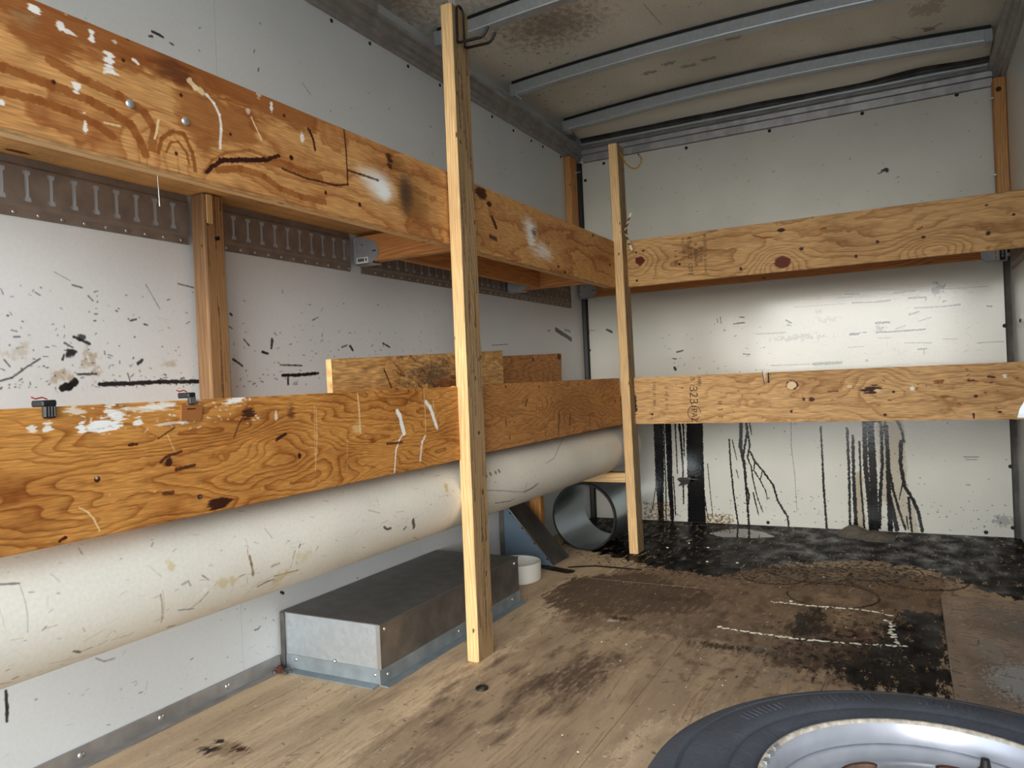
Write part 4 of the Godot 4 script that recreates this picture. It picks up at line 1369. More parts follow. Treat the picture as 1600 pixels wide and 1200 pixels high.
	for k in 4:
		var q := Vector2(XL + 0.03, top - 0.03).lerp(Vector2(xb, 0.0), 0.15 + 0.25 * k)
		obj("rivet", dome(0.004, 0.003, 8), M.screw, ws, T(Vector3(q.x - 0.004, q.y + 0.002, zz0 + 0.004), 0, PI / 2))
	# round duct
	var dc := thing("round_duct", "short shiny galvanized round duct lying on the floor by the second post", "duct", Vector3(-1.37, 0, -3.43), 0.0)
	var R := 0.155
	var ax := T(Vector3(-1.368, R + 0.001, -3.25), 0.0, -PI / 2)
	obj("shell", lathe([[R, 0.0], [R, 0.37], [R - 0.002, 0.37], [R - 0.002, 0.0], [R, 0.0]], 72, 0.0, 1, [], true), mat(Color(0.66, 0.71, 0.74), 0.28, 0.9), dc, ax)
	obj("rim", lathe([[R - 0.006, -0.004], [R + 0.0025, -0.004], [R + 0.004, 0.006], [R + 0.0025, 0.016], [R + 0.0005, 0.016]], 72), M.black_trim, dc, ax)
	var sm_ := st_new()
	box(Vector3(0.018, 0.37, 0.002), 0.0005, false, 0, T(Vector3(0, 0.185, 0)), sm_)
	obj("seam", sm_.commit(), M.galv_dirty_shade, dc, ax * T(Vector3(R * cos(2.4), 0, R * sin(2.4)), -2.4 + PI / 2))
	# oil puddle at the foot of the back wall
	var pl := st_new()
	var pc := Vector3(-0.765, 0.0012, -3.80)
	for k in 40:
		var a := TAU * k / 40
		var b := TAU * (k + 1) / 40
		var ra := 1.0 + 0.12 * sin(3 * a + 0.5) + 0.06 * sin(7 * a)
		var rb := 1.0 + 0.12 * sin(3 * b + 0.5) + 0.06 * sin(7 * b)
		quad(pl, pc, pc + Vector3(cos(b) * 0.14 * rb, 0, sin(b) * 0.105 * rb), pc + Vector3(cos(a) * 0.14 * ra, 0, sin(a) * 0.105 * ra), pc)
		quad(pl, pc + Vector3(cos(b) * 0.14 * rb, 0, sin(b) * 0.105 * rb), pc + Vector3(cos(b) * 0.143 * rb, -0.001, sin(b) * 0.108 * rb), pc + Vector3(cos(a) * 0.143 * ra, -0.001, sin(a) * 0.108 * ra), pc + Vector3(cos(a) * 0.14 * ra, 0, sin(a) * 0.105 * ra))
	tag(obj("oil_puddle", pl.commit(), mat(Color(0.06, 0.06, 0.062), 0.04), null), "dark mirror-like oil puddle on the floor below the thin drips", "puddle")
	# little heap of grey absorbent
	var sh := st_new()
	var N := 18
	var grid := []
	for j in N + 1:
		var row := []
		for i in N + 1:
			var u := float(i) / N
			var v := float(j) / N
			var x := lerpf(-0.36, -0.04, u)
			var z := lerpf(-4.03, -3.70, v)
			var e1 := exp(-pow((x + 0.27) / 0.05, 2) - pow((z + 3.96) / 0.09, 2)) * 0.045
			var e2 := exp(-pow((x + 0.16) / 0.06, 2) - pow((z + 3.90) / 0.10, 2)) * 0.030
			var nz := (nt[((j * 29) & 511) * 512 + ((i * 37) & 511)] - 128) / 128.0 * 0.006
			var yy := e1 + e2 + nz * clampf((e1 + e2) * 60.0, 0.0, 1.0) - 0.006
			row.append(Vector3(x, yy, z))
		grid.append(row)
	for j in N:
		for i in N:
			if maxf(maxf(grid[j][i].y, grid[j + 1][i].y), maxf(grid[j][i + 1].y, grid[j + 1][i + 1].y)) > 0.0:
				quad(sh, grid[j + 1][i], grid[j + 1][i + 1], grid[j][i + 1], grid[j][i])
	sh.generate_normals()
	tag(obj("dirt_heap", sh.commit(), M.dirt, null), "small grey heap of absorbent at the foot of the right-hand black drips", "heap")
	# plywood offcut at the right
	var of := thing("plywood_offcut", "grey-smeared plywood sheet lying on the floor behind the tire, at the right", "plywood", Vector3(0.23, 0, -2.45))
	var om := box(Vector3(0.335, 1.16, 0.017), 0.002, true)
	obj("sheet", om, M.offcut, of, Transform3D(Basis(Vector3(1, 0, 0), Vector3(0, 0, -1), Vector3(0, 1, 0)), Vector3(0.232, 0.0095, -2.33)), M.dark_edge)
	# washer
	tag(obj("washer", lathe([[0.008, 0.001], [0.016, 0.001], [0.017, 0.003], [0.015, 0.006], [0.008, 0.005], [0.008, 0.001]], 24), M.screw, null, T(Vector3(-1.018, 0.0005, -1.687), 0, 0.05)), "small dark washer on the floor in front of the tall post", "washer")
	# crumbs
	var cr := st_new()
	for k in 150:
		var x := rng.randf_range(-1.55, 0.35)
		var z := -rng.randf_range(0.95, 3.98)
		if x < -1.22 and z < -1.55 or x > 0.04 and z > -2.95:
			continue
		if x > -0.5 and z > -1.7:
			continue
		lump(cr, Vector3(x, 0.0005, z), Vector3(1, 0.7, 0.8) * rng.randf_range(0.0012, 0.0032), k)
	for p in [Vector3(-0.846, 0, -3.455), Vector3(-0.788, 0, -3.195), Vector3(-0.666, 0, -3.211), Vector3(-0.096, 0, -2.618), Vector3(-0.39, 0, -2.73), Vector3(-1.02, 0, -3.40), Vector3(-0.95, 0, -3.52)]:
		lump(cr, p + Vector3(0, 0.0005, 0), Vector3(0.007, 0.004, 0.005), int(p.x * 1000))
	tag(obj("debris", cr.commit(), M.glue, null), "pale crumbs scattered over the stained floor", "debris", "", "stuff")


# =====================================================================  spare wheel
func wheel() -> void:
	var o := thing("spare_wheel", "spare wheel lying flat in front, dusty black tire on a silver steel rim", "wheel", Vector3(0.015, 0, -1.17))
	var xf := o.global_transform
	var t := []
	# tire section from the inner bead underneath, round the tread, to the upper bead
	for p in [[0.232, 0.012], [0.270, 0.003], [0.320, 0.001], [0.365, 0.006], [0.395, 0.018], [0.412, 0.036], [0.421, 0.060], [0.423, 0.100], [0.421, 0.140], [0.416, 0.160], [0.409, 0.174], [0.402, 0.184], [0.398, 0.186], [0.395, 0.189], [0.380, 0.197], [0.358, 0.2035], [0.3555, 0.1995], [0.3515, 0.2005], [0.349, 0.2055], [0.325, 0.2095], [0.302, 0.210], [0.287, 0.2085], [0.284, 0.2045], [0.280, 0.204], [0.277, 0.2075], [0.258, 0.204], [0.244, 0.197], [0.235, 0.188]]:
		t.append(p)
	obj("tire", lathe(t, 288, 0.008, 9, [6, 7, 8, 9, 10]), M.tire, o, xf)
	# raised lettering-like ribs moulded on the sidewall
	for k in 60:
		if k % 15 < 9:
			var a := TAU * k / 180.0 + 3.6
			obj("sidewall_rib", box(Vector3(0.022, 0.0022, 0.0022), 0.0005), M.rubber, o, xf * T(Vector3(0.318 * cos(a), 0.2105, 0.318 * sin(a)), -a))
	obj("rim_flange", lathe([[0.228, 0.185], [0.236, 0.198], [0.239, 0.205], [0.236, 0.210], [0.230, 0.210], [0.226, 0.205]], 128), M.flange, o, xf)
	obj("rim_barrel", lathe([[0.2285, 0.186], [0.2245, 0.17], [0.222, 0.03], [0.2165, 0.03], [0.2185, 0.176], [0.222, 0.192], [0.2262, 0.206], [0.2285, 0.206]], 128), M.wheel, o, xf)
	# disc with hand holes: a turned body cut by six oval cylinders
	var disc := CSGPolygon3D.new()
	disc.polygon = PackedVector2Array([Vector2(0.045, 0.120), Vector2(0.100, 0.124), Vector2(0.150, 0.135), Vector2(0.195, 0.118), Vector2(0.2185, 0.118), Vector2(0.2185, 0.176), Vector2(0.212, 0.172), Vector2(0.204, 0.160), Vector2(0.192, 0.156), Vector2(0.178, 0.164), Vector2(0.160, 0.176), Vector2(0.135, 0.182), Vector2(0.110, 0.178), Vector2(0.090, 0.168), Vector2(0.045, 0.165)])
	disc.mode = CSGPolygon3D.MODE_SPIN
	disc.spin_sides = 96
	disc.smooth_faces = true
	disc.name = "rim_disc"
	disc.material = M.wheel
	o.add_child(disc)
	for k in 6:
		var a := deg_to_rad(222.0 + 60.0 * k)
		var c := CSGCylinder3D.new()
		c.name = "hand_hole"
		c.operation = CSGShape3D.OPERATION_SUBTRACTION
		c.radius = 0.020
		c.height = 0.2
		c.sides = 28
		c.smooth_faces = true
		c.material = M.hole
		disc.add_child(c, true)
		c.transform = T(Vector3(0.143 * cos(a), 0.15, 0.143 * sin(a)), -a) * Transform3D(Basis.from_scale(Vector3(0.9, 1, 1.55)), Vector3.ZERO)
		var lip := []
		for j in 33:
			var b := TAU * j / 32
			lip.append(T(Vector3(0.143 * cos(a), 0.1805, 0.143 * sin(a)), -a) * Vector3(0.0182 * cos(b), -0.0008 - 0.0025 * maxf(0.0, cos(b)), 0.0312 * sin(b)))
		obj("hole_edge", tube(lip, 0.0016, 6), M.rust, o, xf)
	obj("valve_stem", lathe([[0.0, 0.0], [0.012, 0.0], [0.012, 0.012], [0.008, 0.016], [0.006, 0.030], [0.0, 0.031]], 14), M.screw, o, xf * T(Vector3(0.066, 0.158, -0.182)))
	# clip-on balance weight at the left of the rim
	for k in 3:
		var a := 3.17 + k * 0.11
		obj("balance_weight", box(Vector3(0.010, 0.006, 0.017), 0.002), M.galv, o, xf * T(Vector3(0.229 * cos(a), 0.208, 0.229 * sin(a)), -a))
	obj("hub", lathe([[0.0, 0.130], [0.044, 0.130], [0.0445, 0.166], [0.03, 0.172], [0.0, 0.173]], 40), M.screw, o, xf)


# =====================================================================  small fittings
func small_things() -> void:
	# black double hook
	var o := thing("double_hook", "black double-prong wire hook near the top of the tall post", "hook", Vector3(-1.115, 1.78, -1.885))
	var px := -1.1135
	var loop := [Vector3(px, 1.785, -1.864)]
	for k in 9:
		var t := PI - PI * k / 8.0
		loop.append(Vector3(px, 1.872 + 0.020 * sin(t), -1.885 - 0.018 * cos(t + PI) * -1.0))
	loop.append(Vector3(px, 1.785, -1.906))
	obj("loop", tube(loop, 0.0042, 8), M.black, o)
	for z in [-1.864, -1.906]:
		obj("prong", tube([Vector3(px, 1.787, z), Vector3(px + 0.004, 1.780, z), Vector3(px + 0.012, 1.778, z), Vector3(-1.035, 1.775, z), Vector3(-1.027, 1.778, z), Vector3(-1.020, 1.785, z), Vector3(-1.010, 1.800, z)], 0.0042, 8), M.black, o)
	# yellow hook on the second post
	var y := thing("yellow_hook", "yellow coated wire hook screwed to the top of the second post", "hook", Vector3(-1.115, 1.78, -3.27))
	var pts := [Vector3(-1.128, 1.820, -3.27), Vector3(-1.112, 1.800, -3.27), Vector3(-1.107, 1.780, -3.27), Vector3(-1.095, 1.758, -3.27), Vector3(-1.075, 1.738, -3.27), Vector3(-1.055, 1.730, -3.27), Vector3(-1.038, 1.736, -3.27), Vector3(-1.026, 1.752, -3.27), Vector3(-1.024, 1.770, -3.27), Vector3(-1.034, 1.788, -3.27)]
	obj("wire", tube(pts, 0.0038, 8), mat(Color(0.62, 0.46, 0.14), 0.4), y)
	obj("tip", tube([Vector3(-1.033, 1.787, -3.27), Vector3(-1.038, 1.793, -3.27)], 0.0036, 8), M.screw, y)
	# twine
	var tw := thing("twine", "knotted scrap of two-colour twine hanging on the second post", "twine", Vector3(-1.11, 1.39, -3.28))
	for k in 2:
		var q := []
		for i in 26:
			var f := i / 25.0
			var bx_ := Vector3(-1.104, 1.518, -3.262).lerp(Vector3(-1.128, 1.455, -3.262), minf(1.0, f * 2.0)) if f < 0.5 else Vector3(-1.128, 1.455, -3.262).lerp(Vector3(-1.104, 1.385, -3.255), f * 2.0 - 1.0)
			q.append(bx_ + Vector3(0.016, 0.004 * sin(f * 30.0 + k * PI), 0.004 * cos(f * 30.0 + k * PI)))
		obj("strand", tube(q, 0.0034, 6), [mat(Color(0.85, 0.79, 0.62), 0.9), mat(Color(0.30, 0.20, 0.14), 0.9)][k], tw)
	for p in [[Vector3(-1.088, 1.516, -3.262), Vector3(-1.078, 1.534, -3.262)], [Vector3(-1.088, 1.388, -3.255), Vector3(-1.080, 1.365, -3.255)]]:
		obj("frayed_end", tube(p, 0.006, 7), mat(Color(0.90, 0.86, 0.74), 0.95), tw)
	# strap anchor in the black drip
	var sa := thing("wall_bracket", "small black bracket sticking out of the wide black drip", "bracket", Vector3(-1.08, 0.22, -4.02))
	obj("plate", prism_mesh([Vector2(-0.05, 0), Vector2(0.055, 0), Vector2(0.055, 0.004), Vector2(-0.05, 0.004)], 0.05, T(Vector3(-1.075, 0.236, -4.036))), M.galv_dirty_shade, sa)
	obj("hook", prism_mesh([Vector2(-0.05, 0.0), Vector2(0.02, 0.0), Vector2(0.01, -0.02), Vector2(-0.05, -0.035), Vector2(-0.032, -0.016)], 0.012, T(Vector3(-1.075, 0.234, -4.000))), M.black, sa)
	obj("screw", dome(0.007, 0.006), M.bright, sa, T(Vector3(-1.062, 0.241, -3.998)))


# =====================================================================  stains, scuffs, drips, paint: places in metres on each surface
func marks_l():
	sk([1.089,.836,1.159,.836,1.246,.838,1.365,.837],.009,K,.920); sk([1.001,.830,1.019,.834,1.033,.843],.016,K,.950); sk([1.038,.859,1.081,.860],.005,K,.800); sk([.875,.848,.898,.854,.927,.875,.957,.894],.003,K,.700)
	sk([1.033,.943,1.047,.937,1.070,.928],.006,K,.800); bl(1.029,.908,.016,.012,.600,K,.850,.400,.600); bl(1.047,.944,.012,.008,.300,K,.700,.500,.600); bl(1.070,.888,.022,.040,.000,TAN,.450,.700,.800)
	bl(1.002,.852,.025,.020,.000,TAN,.500,.700,.800); bl(.912,.912,.030,.020,.000,TAN,.250,.700,.800); bl(1.271,.886,.030,.012,.000,TAN,.350,.700,.800); sk([1.070,1.038,1.081,1.027],.003,K,.600)
	sk([1.034,1.059,1.057,1.055],.003,K,.600); sk([.995,1.084,1.030,1.068],.002,G,.500); sk([1.219,1.077,1.255,1.020],.002,K,.450); sk([1.311,1.088,1.359,1.082],.003,K,.600)
	sk([1.658,.850,1.715,.848,1.812,.854],.008,K,.900); sk([1.684,.879,1.742,.878],.003,K,.700); sk([1.474,1.021,1.479,1.017],.006,K,.850); sk([1.519,.951,1.536,.935],.004,K,.800)
	sk([1.628,.951,1.621,.928],.004,K,.800); sk([1.584,.918,1.602,.913],.006,K,.850); sk([1.477,.896,1.508,.878],.006,K,.850); sk([1.172,.986,1.188,.990],.004,K,.700)
	sk([1.009,.903,1.005,.892],.004,K,.800); sk([1.010,.929,1.030,.919],.003,K,.700); sk([1.188,.883,1.199,.891],.008,K,.800); sk([.884,.891,.895,.877],.003,K,.600)
	sk([1.160,.860,1.165,.840],.003,K,.700); sk([1.657,.849,1.724,.850,1.802,.853],.008,K,.900); sk([1.651,.880,1.742,.878],.004,K,.600); sk([1.624,.955,1.619,.928],.007,K,.800)
	sk([1.583,.917,1.606,.913],.006,K,.800); sk([1.971,.942,1.985,.929],.009,K,.850); sk([1.930,.938,1.956,.945],.005,K,.600); sk([2.150,.956,2.189,.943],.006,K,.800)
	sk([1.795,1.019,1.823,1.030],.003,K,.600); sk([1.681,.840,1.680,.822],.007,K,.850); sk([2.938,.967,3.091,.975],.003,K,.500); sk([3.638,1.066,3.688,1.054,3.771,1.035,3.836,1.019],.022,K,.900)
	sk([3.754,1.069,3.829,1.063],.012,G,.600); sk([3.567,1.060,3.537,1.054],.006,K,.500); sc(330,.5,1.35,.83,1.05,.002,.016,.0022,K,.75); sc(200,1.3,2.5,.82,1.1,.002,.016,.0025,K,.65)
	sc(60,.5,3.9,.82,1.18,.01,.05,.001,G,.4); sc(90,.5,3.8,1.42,2.0,.004,.014,.003,K,.55); sc(50,.6,1.7,.05,.3,.004,.03,.001,K,.4); sc(60,.6,3.8,.04,.3,.004,.01,.003,K,.5)
	sk([1.269,1.716,1.285,1.715,1.299,1.714],.006,K,.850); sk([1.259,1.700,1.268,1.703],.005,K,.800); sk([1.319,1.706,1.329,1.705],.004,K,.700); sk([1.619,1.746,1.616,1.737],.004,K,.800)
	sk([1.798,1.763,1.833,1.737],.003,G,.500); sk([.859,.218,.859,.183,.858,.157],.006,K,.850); sk([1.615,.216,1.623,.211],.008,K,.900); sk([1.510,.138,1.523,.137,1.531,.143],.003,K,.600)
	sk([1.050,.219,1.069,.205,1.095,.203],.003,G,.600)
func marks_b():
	dr([-1.039,.577,-1.045,.435,-1.046,.228,-1.051,.003],.070,.080,K,.970); dr([-1.035,.573,-1.039,.435,-1.041,.228,-1.048,.003],.078,.088,K,.970); dr([-1.014,.555,-1.020,.314,-1.023,.142,-1.025,.013],.050,.060,K,.970); dr([-1.243,.576,-1.246,.400,-1.249,.223,-1.244,.047,-1.246,.002],.034,.022,K,.930)
	dr([-1.220,.576,-1.223,.312,-1.231,.135,-1.232,.003],.030,.014,K,.930); dr([-1.180,.575,-1.179,.400,-1.182,.225,-1.179,.093,-1.178,.010],.036,.020,K,.930); dr([-1.202,.576,-1.206,.356,-1.206,.180,-1.212,.008],.006,.006,K,.930); dr([-1.140,.574,-1.139,.400,-1.139,.260],.008,.004,K,.930)
	dr([-1.118,.574,-1.111,.435,-1.107,.313,-1.111,.096],.016,.006,K,.930); dr([-1.096,.574,-1.095,.487,-1.097,.357],.012,.005,K,.930); dr([-1.259,.205,-1.277,.116,-1.294,.044],.005,.003,K,.930); dr([-1.163,.243,-1.159,.138,-1.159,.033],.006,.006,K,.930)
	dr([-.997,.160,-.988,.057,-.981,.023],.005,.005,K,.930); dr([-.973,.315,-.964,.144,-.956,.025],.004,.003,K,.930); dr([-.854,.447,-.852,.316,-.842,.148,-.826,.001],.008,.008,K,.930); dr([-.838,.443,-.819,.338],.006,.003,K,.930)
	dr([-.824,.287,-.814,.241],.005,.003,K,.930); dr([-.788,.552,-.796,.401,-.782,.317,-.777,.192,-.771,.002],.018,.010,K,.930); dr([-.764,.551,-.759,.485,-.778,.401,-.788,.334],.014,.010,K,.930); dr([-.748,.551,-.742,.501,-.739,.472],.008,.004,K,.930)
	dr([-.762,.501,-.749,.418,-.764,.351,-.746,.301,-.741,.235,-.724,.152,-.699,.070],.010,.004,K,.930); dr([-.751,.384,-.729,.335,-.691,.285,-.642,.212,-.622,.131,-.578,.050,-.574,.003],.009,.009,K,.930); dr([-.729,.326,-.735,.285,-.705,.235,-.679,.178,-.673,.137],.007,.004,K,.930); dr([-.691,.285,-.705,.235],.005,.005,K,.930)
	dr([-.771,.184,-.764,.151,-.768,.109],.012,.005,K,.930); dr([-.743,.168,-.730,.102,-.720,.052],.007,.004,K,.930); dr([-.801,.451,-.807,.401],.006,.003,K,.930); dr([-.541,.548,-.546,.418,-.535,.272,-.531,.077],.003,.002,G,.700)
	dr([-.403,.506,-.401,.354,-.402,.210,-.395,.003],.008,.008,K,.930); ar([-.133,.542,-.149,.325,-.148,.145,-.018,.007,.014,.009,-.020,.167,-.023,.398,-.041,.540],TAN,.350,.030,.020); ar([-.250,.288,-.268,.012,-.210,.015,-.217,.279],TAN,.500,.030,.020); dr([-.282,.498,-.281,.287,-.287,.011],.012,.010,K,.930)
	dr([-.258,.461,-.262,.232,-.260,.012],.012,.018,K,.930); dr([-.229,.434,-.231,.233,-.223,.014],.008,.008,K,.930); dr([-.203,.534,-.207,.325,-.197,.143,-.194,.007],.022,.020,K,.930); dr([-.178,.533,-.176,.370,-.175,.189,-.178,.008],.030,.036,K,.930)
	dr([-.170,.533,-.134,.531,-.131,.497,-.133,.326,-.147,.181,-.157,.018],.009,.016,K,.930); dr([-.111,.533,-.128,.461,-.136,.290],.009,.006,K,.930); dr([-.110,.506,-.108,.362,-.110,.182,-.109,.011],.016,.022,K,.930); dr([-.109,.326,-.090,.201,-.069,.103,-.045,.015],.012,.009,K,.930)
	dr([-.061,.532,-.043,.487,-.037,.434],.012,.010,K,.930); dr([-.049,.434,-.055,.327,-.041,.220,-.005,.150,.013,.097,.025,.010],.017,.013,K,.930); dr([-.049,.327,-.048,.238,-.067,.157],.008,.004,K,.930); dr([-.027,.167,-.023,.078,-.018,.007],.012,.008,K,.930)
	dr([-.107,.164,-.094,.093,-.081,.013],.020,.020,K,.930); dr([-.039,.077,-.033,.015],.006,.004,K,.930); dr([-.401,.509,-.400,.350,-.398,.173,-.392,.001],.006,.006,K,.930); bl(.351,.074,.045,.030,.000,G,.400,.400,.700)
	sk([.208,.363,.264,.363],.005,G,.600); sk([.215,.352,.259,.350],.004,G,.600); sk([.211,.234,.226,.234],.005,G,.500); sk([-.266,1.157,-.202,1.155],.005,G,.500)
	sk([-.236,1.113,-.140,1.108,-.069,1.111],.005,K,.750); sk([-.056,1.146,.035,1.144],.004,G,.600); sk([.008,1.114,.079,1.112],.007,K,.700); sk([.083,1.107,.078,1.095],.004,K,.600)
	sk([.032,1.065,.103,1.063,.155,1.063,.216,1.066],.007,G,.750); sk([.008,1.035,.047,1.047],.006,K,.700); sk([-.136,1.007,-.077,1.005],.009,K,.750); sk([-.133,.962,-.067,.960,.010,.961,.070,.962],.007,K,.800)
	sk([-.051,.972,-.009,.986],.005,G,.600); sk([.041,1.000,.098,1.017],.004,G,.600); sk([-.250,.960,-.217,.959],.012,K,.850); sk([-.213,.963,-.205,.964],.006,K,.700)
	bl(-.389,1.084,.025,.016,.03,G,.270,.9,.9); sk([-.694,.992,-.552,.989],.008,G,.400); bl(-.485,.961,.155,.021,.03,G,.360,.9,.9); bl(-.358,1.039,.065,.016,.03,G,.225,.9,.9)
	sk([-.545,1.052,-.524,1.038],.009,K,.750); sk([-.541,1.027,-.524,1.024],.007,G,.700); sk([-.772,1.085,-.750,1.081],.005,K,.600); sk([-.783,1.055,-.751,1.054],.006,K,.600)
	sk([-.762,.892,-.730,.889],.006,K,.550); sk([-.421,.822,-.296,.824],.014,GRN,.700); sk([-.629,.825,-.421,.823],.005,GRN,.500); sk([.040,.870,.074,.871],.006,K,.600)
	sk([.063,.870,.064,.845],.005,G,.500); sk([-.264,.896,-.191,.898],.004,G,.500); sk([.142,.912,.200,.908],.004,G,.500); sk([.278,.885,.379,.885],.004,G,.500)
	sk([-.015,.903,.097,.898],.005,G,.500); sk([-.131,.934,-.076,.931],.004,G,.500); sk([.150,1.143,.329,1.139],.003,G,.400); sk([.322,1.049,.340,1.047],.006,G,.600)
	sk([-.503,1.114,-.268,1.112],.004,G,.300); sk([-.300,1.142,-.234,1.143],.004,G,.350); sk([.148,1.085,.159,1.087],.008,K,.600); sk([-.193,.965,-.177,.965],.006,K,.600)
	bl(.128,1.145,.030,.030,.500,G,.600,.600,.900); bl(-.117,.977,.030,.015,.400,G,.550,.600,.900); bl(-.182,.828,.008,.008,.000,G,.600,.400,.300); sc(110,-.55,.3,.85,1.18,.006,.05,.002,G,.4)
	sc(90,-1.6,.35,1.45,2.0,.004,.012,.004,G,.5); sc(45,-1.2,-.6,.8,1.1,.004,.02,.004,K,.5); sc(160,-1.35,.38,.02,.16,.003,.01,.004,K,.6); sc(60,-1.3,.38,.05,.54,.003,.008,.004,K,.5)
	sc(260,-1.34,-1.18,.0,.1,.004,.02,.004,BRN,.7); sc(160,-1.0,-.85,.0,.05,.004,.02,.004,BRN,.7); sk([-.081,1.733,-.065,1.737],.010,K,.700); bl(-.065,1.734,.012,.014,.300,K,.800,.400,.800)
	sk([-.098,1.721,-.082,1.724],.005,K,.600); sk([-1.656,1.089,-1.628,1.061],.022,K,.850); sk([-1.632,1.078,-1.583,1.071],.005,G,.500); sk([-1.510,1.071,-1.480,1.056],.012,K,.700)
	sk([-1.129,.837,-1.125,.827],.014,K,.800); sk([-1.135,.888,-1.118,.885],.007,K,.600); sk([-1.112,.922,-1.081,.928],.009,K,.650); sk([-.873,1.094,-.870,1.060],.004,K,.600)
	sk([-.890,1.087,-.887,1.065],.004,K,.600); sk([-.805,1.052,-.751,1.055],.006,K,.700); sk([-.775,1.086,-.750,1.084],.004,K,.700)
func marks_uf():
	ar([.614,1.414,.711,1.421,.868,1.419,1.039,1.419,1.319,1.414,1.317,1.391,1.138,1.374,.990,1.364,.904,1.348,.865,1.356,.813,1.355,.765,1.348,.725,1.324,.680,1.345,.638,1.355,.612,1.362],RED,.660,.040,.035); ar([.937,1.347,1.038,1.391,1.317,1.382,1.315,1.355,1.230,1.384,1.133,1.373,1.102,1.291,1.056,1.280,.985,1.262,.942,1.287],RED,.550,.035,.030); bl(.935,1.390,.060,.030,.300,DKR,.450,.800,.400); bl(.843,1.376,.050,.030,.300,RED,.400,.900,.400)
	bl(.673,1.378,.030,.025,.300,TAN,.500,.800,.500); sk([.619,1.299,.635,1.293,.708,1.290,.772,1.285,.809,1.277,.842,1.266,.859,1.244,.868,1.222],.016,RED2,.750); sk([.618,1.261,.634,1.257,.691,1.260,.731,1.257,.780,1.249,.808,1.237],.014,RED2,.750); sk([.709,1.328,.763,1.315,.825,1.309,.870,1.295,.888,1.272,.882,1.236],.016,RED2,.700)
	sk([.894,1.232,.903,1.259,.925,1.277,.950,1.279,.966,1.250,.971,1.217],.008,RED2,.850); sk([.910,1.236,.920,1.256,.937,1.262,.953,1.246,.958,1.226],.004,RED2,.850); sk([.991,1.218,1.011,1.246,1.046,1.269,1.107,1.289,1.177,1.285],.006,RED2,.600); sk([1.024,1.230,1.079,1.246,1.142,1.244,1.185,1.228,1.244,1.223,1.320,1.225],.014,RED2,.650)
	sk([1.149,1.279,1.217,1.282,1.310,1.277],.018,RED2,.600); bl(.688,1.396,.010,.008,.200,W,.950,.400,.700); bl(.728,1.388,.008,.010,.200,W,.900,.400,.700); bl(.740,1.385,.014,.005,.200,W,.850,.400,.700)
	bl(.779,1.393,.006,.010,.200,W,.950,.400,.700); bl(.808,1.365,.010,.018,.200,W,.950,.400,.700); bl(.809,1.348,.014,.006,.200,W,.850,.400,.700); bl(.749,1.300,.008,.012,.200,W,.900,.400,.700)
	bl(.761,1.243,.005,.016,.200,W,.900,.400,.700); bl(.737,1.412,.006,.004,.200,W,.600,.400,.700); bl(.820,1.397,.006,.005,.200,W,.600,.400,.700); bl(1.170,1.394,.006,.013,.200,W,.900,.400,.700)
	bl(1.258,1.353,.006,.015,.200,W,.850,.400,.700); bl(1.106,1.367,.006,.008,.200,W,.600,.400,.700); bl(1.136,1.409,.008,.008,.200,W,.550,.400,.700); bl(.635,1.240,.004,.005,.200,W,.900,.400,.700)
	sk([.967,1.383,.979,1.374,.995,1.370],.012,CRM,.850); sk([1.004,1.369,1.022,1.357,1.033,1.339,1.036,1.313,1.031,1.274],.006,W,.850); sk([.897,1.289,.892,1.266,.888,1.255],.005,CRM,.900); sk([1.114,1.357,1.126,1.338,1.138,1.319],.004,CRM,.900)
	sk([.794,1.256,.823,1.258],.004,CRM,.800); sk([.853,1.381,.862,1.377],.006,W,.900); sk([.797,1.339,.813,1.346,.816,1.343],.004,W,.700); sk([.996,1.219,1.011,1.234,1.035,1.251,1.080,1.263,1.149,1.279,1.184,1.297],.008,DKR,.950)
	sk([1.030,1.250,1.149,1.280],.010,DKR,.900); sk([1.278,1.380,1.293,1.362,1.298,1.337],.006,DKR,.800); bl(.713,1.296,.004,.004,.000,DKR,.900,.300,.200); bl(.947,1.350,.004,.004,.000,DKR,.900,.300,.200)
	bl(.834,1.372,.004,.004,.000,DKR,.900,.300,.200); bl(1.222,1.302,.004,.004,.000,DKR,.900,.300,.200); bl(1.206,1.388,.004,.004,.000,DKR,.900,.300,.200); bl(1.058,1.308,.004,.004,.000,DKR,.900,.300,.200)
	bl(.844,1.414,.004,.004,.000,DKR,.900,.300,.200); bl(.931,1.239,.004,.004,.000,DKR,.900,.300,.200); bl(1.530,1.305,.085,.058,.100,W,.970,.950,.060); bl(1.483,1.319,.075,.040,.200,W,.600,.950,.100)
	bl(1.545,1.293,.035,.030,.100,W,.950,.700,.250); bl(1.640,1.307,.045,.075,.050,SMK,.950,.850,.120); bl(1.675,1.292,.100,.085,.100,BRN,.550,.900,.120); bl(1.602,1.377,.050,.035,.400,BRN,.500,.800,.500)
	sk([1.400,1.410,1.404,1.363,1.405,1.283],.004,DKR,.900); sk([1.405,1.283,1.363,1.272,1.265,1.267,1.194,1.272],.005,DKR,.750); sk([1.409,1.317,1.453,1.318,1.523,1.318],.005,DKR,.700); sk([1.284,1.378,1.298,1.341],.004,DKR,.800)
	bl(1.222,1.302,.006,.006,.000,DKR,.900,.300,.300); bl(1.446,1.243,.006,.006,.000,DKR,.900,.300,.300); bl(1.326,1.248,.006,.006,.000,DKR,.900,.300,.300); bl(1.572,1.380,.012,.018,.500,DKR,.800,.400,.800)
	bl(2.041,1.390,.042,.022,-.500,DKR,.850,.300,.300); bl(2.090,1.365,.016,.010,.200,DKR,.900,.300,.300); sk([2.106,1.326,2.129,1.298],.016,DKR,.800); sk([2.087,1.263,2.126,1.259],.014,DKR,.700)
